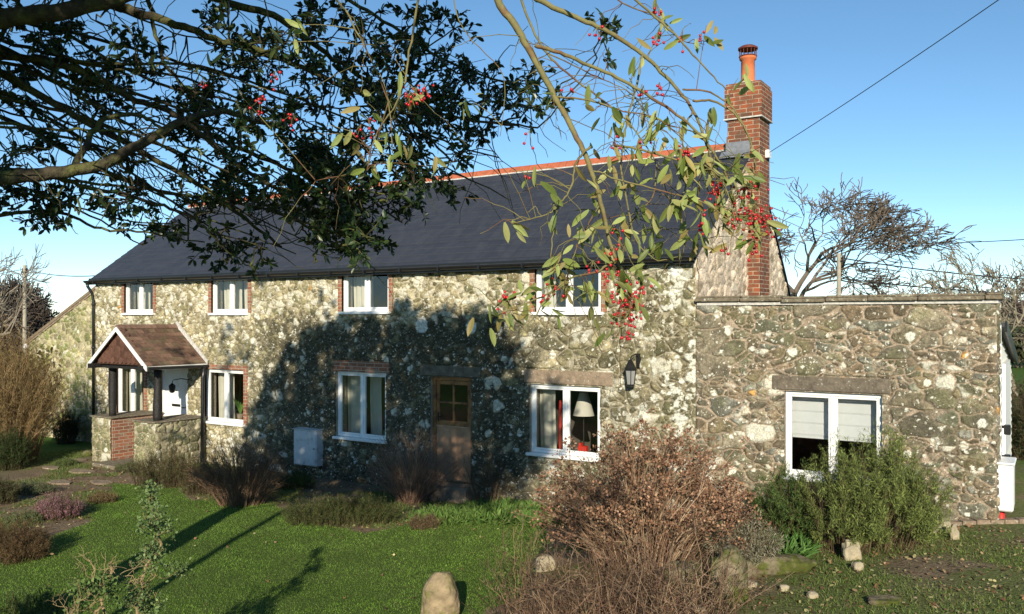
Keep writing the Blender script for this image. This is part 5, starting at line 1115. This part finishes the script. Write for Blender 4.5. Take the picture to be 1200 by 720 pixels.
# rose bush and bare branches near the camera
def rosebush(name, pts, label, leafy, cols, r=.010):
    b = W(*pts[0]); b[2] = float(ground(b[0], b[1])); o = thing(name, label, 'shrub', b); g = Geo(); gl = Geo(); P, D = [], []
    def grow(p, d, L_, r_, lv):
        e = p+d*L_+rng.standard_normal(3)*.02; s = spline([p, (p+e)/2+rng.standard_normal(3)*.03*L_*4, e], 4); g.tube(s, np.linspace(r_, r_*.65, len(s)), 5, (.30, .22, .12) if not leafy else (.22, .17, .08))
        if lv == 0 or L_ < .05:
            for k in range(16 if leafy else 0): P.append(s[random.randrange(len(s))]+rng.standard_normal(3)*.03); D.append(d+rng.standard_normal(3)*1.0)
            return
        for k in range(random.choice((2, 3, 3))): grow(s[random.randrange(len(s)//2, len(s))] if k else s[-1], unit(d+.62*rng.standard_normal(3)+UPV*.2), L_*random.uniform(.55, .85), r_*.68, lv-1)
    S0 = [W(*p) for p in pts]; S0[0] = b.copy()
    s = wtube(g, S0, r*1.6, r, 6, .01, 4, (.26, .19, .10))
    for i in range(3, len(s), 2 if leafy else 2): grow(s[i], unit(unit(s[min(i+1, len(s)-1)]-s[i-1])+.7*rng.standard_normal(3)+UPV*.15), random.uniform(.10, .17), r*.55, 3)
    g.build('branches', M['twig'], o)
    if leafy: leaves(gl, P, D, rng.uniform(.018, .035, len(P)), T_OVAL, pal(len(P), cols, .25)); gl.build('leaves', M['veg'], o)
    return o
rosebush('rose_bush', [(150, 760, 6.6), (162, 705, 6.7), (172, 665, 6.8), (190, 632, 6.9), (172, 605, 6.9)], 'straggly rose bush with small pale green leaves near the bottom left', True, [(.13, .19, .07), (.17, .23, .09), (.09, .14, .045)])
rosebush('dead_shrub', [(118, 770, 6.4), (122, 718, 6.5), (120, 690, 6.6), (132, 665, 6.6)], 'leafless pale forked branches beside the rose bush', False, None, .009)
rosebush('rose_bush', [(105, 790, 6.3), (110, 730, 6.4), (118, 712, 6.4)], 'low leafy shoots below the pale forked branches', True, [(.09, .15, .04), (.12, .18, .05)])
rosebush('dead_shrub', [(88, 800, 6.2), (84, 735, 6.3), (86, 712, 6.3)], 'tiny leafless shoot at the bottom edge, leftmost of the bare branches', False, None, .005)
twiggy('sapling', 605, 712, 1.0, .75, 22, 'thin wispy stems left of the brush heap', [(.20, .15, .08), (.13, .10, .05)], .005, fork=6, spread=.25, curve=.1, leaf=(T_OVAL, .03, 260, [(.10, .13, .04), (.13, .12, .05)], .8))
bush('low_shrub', 28, 722, .22, .8, 'low leafy weeds in the bottom left corner', [(.06, .10, .025), (.08, .13, .03)], n=70, per=3000, L0=.04, spread=.9)
# right-hand side hedge and shrubs behind
bush('garden_shrub', 1200, 590, 1.2, 1.6, 'dark garden shrub behind the white cabinet', [(.04, .06, .02), (.06, .08, .03), (.11, .07, .045)], n=260, per=20000, L0=.06, b=W(1212, 600, 16)*np.array([1, 1, 0])+np.array([0, 0, .35]))
bush('garden_shrub', 1200, 540, 1.2, 2.6, 'reddish brown shrub beyond the extension at the right edge', [(.07, .05, .03), (.10, .06, .04), (.05, .06, .025)], n=260, per=16000, L0=.07, b=W(1215, 560, 20)*np.array([1, 1, 0])+np.array([0, 0, .35]))

# ------------------------------------------------------------------ bare trees in the distance
def bare_tree(px, d, h_, label, lean=(0, 0), seed=1, r=.22, spread=.62, wind=0.0, levels=6, col_=(.20, .165, .12), base=None, group=None, first=.28, up=.10, kids=(3, 4), wx=1.0, rmin=.011):
    rs = np.random.default_rng(seed); b = W(px, 372, d); b[2] = float(ground(b[0], b[1]))-.1
    o = thing('bare_tree', label, 'tree', b, group); gt = Geo(); gl = Geo()
    def grow(p, dr, L_, r_, lv, geo):
        n_ = 4; pts = [p]; dd = dr
        for i in range(n_):
            dd = unit(dd+.16*rs.standard_normal(3)+CAMR*wind*.10+UPV*up*.5); pts.append(pts[-1]+dd*L_/n_)
        s = np.array(pts); k = 7 if lv >= levels-1 else (5 if lv >= levels-3 else 3)
        geo.tube(s, np.maximum(np.linspace(r_, r_*.62, len(s)), rmin), k, np.array(col_)*rs.uniform(.8, 1.15)*(1 if lv > 2 else .85), cap=False)
        if lv == 0: return
        nk = rs.integers(kids[0], kids[1]+1)
        for q in range(nk):
            i = len(s)-1 if q == 0 else rs.integers(2, len(s)); sd = unit(rs.standard_normal(3)); sd = unit(sd-dd*(sd@dd))
            grow(s[i], unit(dd+sd*spread*rs.uniform(.6, 1.4)+CAMR*wind*.15), L_*rs.uniform(.62, .85), r_*.60, lv-1, gl)
    s = grow(b, unit(np.array([0, 0, 1.])+CAMR*lean[0]+CAMF*lean[1]), h_*first, r, levels, gt)
    zt = max(v[:, 2].max() for v in gl.v); f_ = (h_+.1)/(zt-b[2])
    for gg in (gt, gl): gg.v = [b+(v-b)*np.array([wx, wx, 1.])*f_ for v in gg.v]
    gt.build('trunk', M['twig'], o); gl.build('branches', M['twig'], o); return o
bare_tree(918, 36, 9.3, 'large bare tree with wide fan of branches behind the extension', lean=(.12, 0), seed=31, r=.15, wind=.14, levels=8, first=.18, kids=(2, 4), spread=.62, wx=1.35, col_=(.17, .135, .105), up=.04, rmin=.008)
bare_tree(1030, 46, 6.3, 'bare tree behind the utility pole above the extension roof', seed=36, r=.10, wind=.2, levels=7, first=.2, spread=.6, kids=(2, 3), rmin=.008, col_=(.17, .14, .11), wx=1.1, up=.04)
bare_tree(1110, 50, 6.4, 'low spreading bare tree above the right end of the extension', seed=38, r=.10, wind=.2, levels=7, first=.18, spread=.7, lean=(.1, 0), kids=(2, 4), col_=(.17, .13, .11), wx=1.2, up=.04)
bare_tree(1196, 24, 4.9, 'twisted bare tree with leaning pale trunk at the right edge', seed=11, r=.11, wind=-.4, levels=6, first=.34, spread=.65, lean=(-.22, 0), col_=(.24, .21, .15), kids=(2, 4))
bare_tree(1275, 30, 6.0, 'bare tree behind the twisted tree at the right edge', seed=14, r=.14, wind=-.2, levels=6, first=.30, spread=.6, kids=(2, 3))
bare_tree(45, 42, 5.4, 'dense rounded bare tree beyond the left end of the cottage', seed=17, r=.13, wind=.3, levels=6, first=.22, spread=.75, col_=(.12, .095, .08), kids=(4, 5), rmin=.014, up=.04)
bare_tree(-10, 46, 5.4, 'bare tree behind the left utility pole', seed=19, r=.12, levels=6, first=.22, spread=.75, col_=(.12, .095, .08), kids=(3, 5), rmin=.014, up=.04)
bare_tree(-75, 24, 6.6, 'pale bare tree whose twigs reach in at the left edge under the evergreen limbs', seed=21, r=.12, wind=.3, levels=6, first=.32, spread=.6, col_=(.26, .22, .17), kids=(2, 3), wx=.6)
# far hedges and trees behind, seen at the gaps
def hedge(name, px0, px1, d, h_, label, cols, L0=.22, n=9000, depth=1.6):
    a = W(px0, 372, d); b = W(px1, 372, d); a[2] = b[2] = 0; c = (a+b)/2; c[2] = float(ground(c[0], c[1])); o = thing(name, label, 'hedge', c); g = Geo(); g2 = Geo()
    t = rng.random(n); P = a[None]*(1-t[:, None])+b[None]*t[:, None]+CAMF*rng.normal(0, depth*.3, n)[:, None]
    top = h_*(.75+.5*fbm(t*abs(px1-px0)/40., t*0+d, 1, 3, 3)); P[:, 2] = ground(P[:, 0], P[:, 1])+top*np.sqrt(rng.random(n)); leaves(g, P, rng.standard_normal((n, 3))+UPV*.5, rng.uniform(.5, 1.4, n)*L0, T_OVAL, pal(n, cols, .35)); 
    for k in range(int(abs((b-a)@CAMR)*3)):
        t_ = random.random(); p = a*(1-t_)+b*t_; p[2] = float(ground(p[0], p[1])); wtube(g2, [p, p+np.array([random.gauss(0, .2), 0, h_*.5]), p+np.array([random.gauss(0, .5), 0, h_*.95])], .03, .01, 4, .03, 3, (.14, .11, .08))
    g.build('foliage', M['veg'], o); g2.build('stems', M['twig'], o); return o
hedge('hedge', -200, 100, 24, 2.3, 'olive brown hedge behind the golden bush at the left edge', [(.12, .12, .035), (.09, .085, .03), (.16, .13, .05)], .12, 16000)
hedge('hedge', 1120, 1320, 46, 1.7, 'dark green hedge along the far side of the green field', [(.035, .05, .02), (.05, .06, .025), (.07, .06, .03)], .25, 9000)
hedge('hedge', 860, 1320, 75, 3.2, 'distant dark belt of bushes behind the extension', [(.06, .055, .035), (.08, .07, .045), (.05, .055, .03)], .4, 12000)
hedge('hedge', 1165, 1300, 22, .55, 'low brown garden hedge between the green field and the cabinet', [(.06, .05, .03), (.09, .06, .04), (.05, .065, .025)], .08, 6000)
# poles and wires
def pole(px, d, top_py, label, r=.085):
    p = W(px, 372, d); p[2] = float(ground(p[0], p[1])); zt = W(px, top_py, d)[2]; o = thing('utility_pole', label, 'pole', p); m = Geo()
    m.tube([(p[0], p[1], p[2]-.3), (p[0], p[1], zt)], [r, r*.8], 10); m.build('post', M['pole'], o); m = Geo()
    for k in (-1, 1): m.tube([(p[0]+.14*k, p[1], zt-.25), (p[0]+.14*k, p[1], zt-.12)], .035, 8)
    m.box(p[0]-.2, p[0]+.2, p[1]-.04, p[1]+.04, zt-.31, zt-.25); m.build('insulator', M['brass'], o); return np.array([p[0], p[1], zt-.15])
pL = pole(29, 34, 311, 'wooden utility pole standing left of the cottage'); pR = pole(983, 29, 297, 'wooden utility pole behind the extension')
def wire(A, B, sag, label, r=.012):
    A = np.array(A); B = np.array(B); t = np.linspace(0, 1, 28)[:, None]; P = A*(1-t)+B*t; P[:, 2] -= (4*sag*t*(1-t))[:, 0]; m = Geo(); m.tube(P, r, 5); return tag(m.build('overhead_wire', M['wire'], smooth=True), label, 'wire')
a = np.array([.27, 3.0, S(905, 183, .25)[1]]); wire(a, W(1330, -112, 9.0), .05, 'black overhead wire rising from the chimney to the upper right', .0065)
m_ = Geo(); m_.box(.235, .30, 2.93, 3.07, a[2]-.09, a[2]+.05); tag(m_.build('wire_bracket', M['whitepaint'], chim))
wire(pL, (xL, .2, F(100, 323)[1]), .12, 'thin wire from the left pole to the cottage gable', .012)
wire(pL, W(-260, 345, 40), .3, 'upper wire leaving the left pole towards the left edge', .012)
wire(pL+np.array([0, 0, -.5]), W(-260, 352, 40), .3, 'lower wire leaving the left pole towards the left edge', .012)
wire(pR, W(1330, 330, 34), .25, 'upper wire from the pole behind the extension to the right', .022)
wire(pR+np.array([0, 0, -.7]), W(1330, 346, 34), .2, 'lower wire from the pole behind the extension to the right', .022)
wire(W(1060, 286, 60), W(1330, 272, 30), .1, 'green wire high in the sky at the right', .02)

# ------------------------------------------------------------------ grass, litter and pebbles
N_ = 420000; bb = LAWN; x = rng.uniform(bb[:, 0].min(), bb[:, 0].max(), N_); y = rng.uniform(max(-9.6, bb[:, 1].min()), bb[:, 1].max(), N_)
d = (x-CAM[0])*-SS+(y-CAM[1])*CC; lat = (x-CAM[0])*CC+(y-CAM[1])*SS
k = (lawn_w(x, y) > .5) & (d > 6.3) & (np.abs(lat) < .66*d); x, y = x[k], y[k]; n_ = len(x); print('blades', n_, 'of', N_)
pt_ = fbm(x, y, .5, 55, 3); tone = fbm(x, y, .18, 57, 3); g = Geo(); P = np.stack([x, y, ground(x, y)-.003], -1); D = np.stack([.5*rng.standard_normal(n_), .5*rng.standard_normal(n_), np.ones(n_)], -1)
T = (np.array([(0, .11, 0), (0, -.11, 0), (1, 0, .15)]), [(0, 1, 2)])
c = pal(n_, [(.135, .255, .028), (.11, .215, .024), (.16, .28, .038), (.20, .26, .07)], .2)*(.6+.8*pt_)[:, None]*(.9+.6*tone)[:, None]
leaves(g, P, D, rng.uniform(.012, .028, n_), T, c, roll=.5)
tag(g.build('lawn_grass', M['grass']), 'short bright green mown lawn grass with tree shadows across it', 'grass', kind='stuff')
N_ = 190000; x = rng.uniform(-1, 10, N_); y = rng.uniform(-9, -.3, N_); d = (x-CAM[0])*-SS+(y-CAM[1])*CC; lat = (x-CAM[0])*CC+(y-CAM[1])*SS
k = (rng.random(N_) < rgrass_w(x, y)*.62+.05) & (d > 6.3) & (np.abs(lat) < .66*d) & (lat > .8); x, y = x[k], y[k]
x2 = rng.uniform(-16, -3, 120000); y2 = rng.uniform(-6, -.2, 120000); k = (fbm(x2, y2, .7, 13, 5) > .47) & (lawn_w(x2, y2) < .5) & (rng.random(120000) < .8); x = np.concatenate([x, x2[k]]); y = np.concatenate([y, y2[k]]); n_ = len(x)
g = Geo(); P = np.stack([x, y, ground(x, y)-.003], -1); D = np.stack([.7*rng.standard_normal(n_), .7*rng.standard_normal(n_), np.ones(n_)], -1)
leaves(g, P, D, rng.uniform(.02, .055, n_), T, pal(n_, [(.15, .20, .045), (.11, .155, .035), (.20, .21, .08), (.10, .16, .03)], .3)); tag(g.build('rough_grass', M['grass']), 'patchy moss and rough grass in front of the extension', 'grass', kind='stuff')
N_ = 26000; x = rng.uniform(-13, 10, N_); y = rng.uniform(-9, -.2, N_); d = (x-CAM[0])*-SS+(y-CAM[1])*CC; lat = (x-CAM[0])*CC+(y-CAM[1])*SS
k = (d > 6.3) & (np.abs(lat) < .68*d) & (rng.random(N_) < np.where(lawn_w(x, y) > .5, .03, .8)); x, y = x[k], y[k]; n_ = len(x); g = Geo()
leaves(g, np.stack([x, y, ground(x, y)+.008+.012*rng.random(n_)+.02*(lawn_w(x, y) > .5)], -1), np.stack([rng.standard_normal(n_), rng.standard_normal(n_), .25*rng.standard_normal(n_)], -1), rng.uniform(.02, .06, n_), T_OVAL,
       pal(n_, [(.22, .12, .06), (.15, .085, .045), (.30, .20, .11), (.10, .06, .035), (.33, .30, .14)], .35), roll=.3); tag(g.build('fallen_leaves', M['litter']), 'scattered dead leaves on the beds and soil', 'leaves', kind='stuff')
N_ = 2600; x = rng.uniform(1, 10, N_); y = rng.uniform(-8.5, -.3, N_); d = (x-CAM[0])*-SS+(y-CAM[1])*CC; lat = (x-CAM[0])*CC+(y-CAM[1])*SS; k = (d > 6.3) & (np.abs(lat) < .68*d) & (lat > 1.5); x, y = x[k], y[k]; g = Geo(); z = ground(x, y)
for a, b, c in zip(x, y, z): g.add(np.array([a, b, c+.004])+IV*np.array([1, .8, .55])*min(.022, .004+random.expovariate(240)), t=IF, c=np.array((.24, .19, .13))*random.uniform(.5, 1.3))
tag(g.build('pebbles', M['litter']), 'small pebbles and crumbs of earth on the bare soil', 'pebbles', kind='stuff')
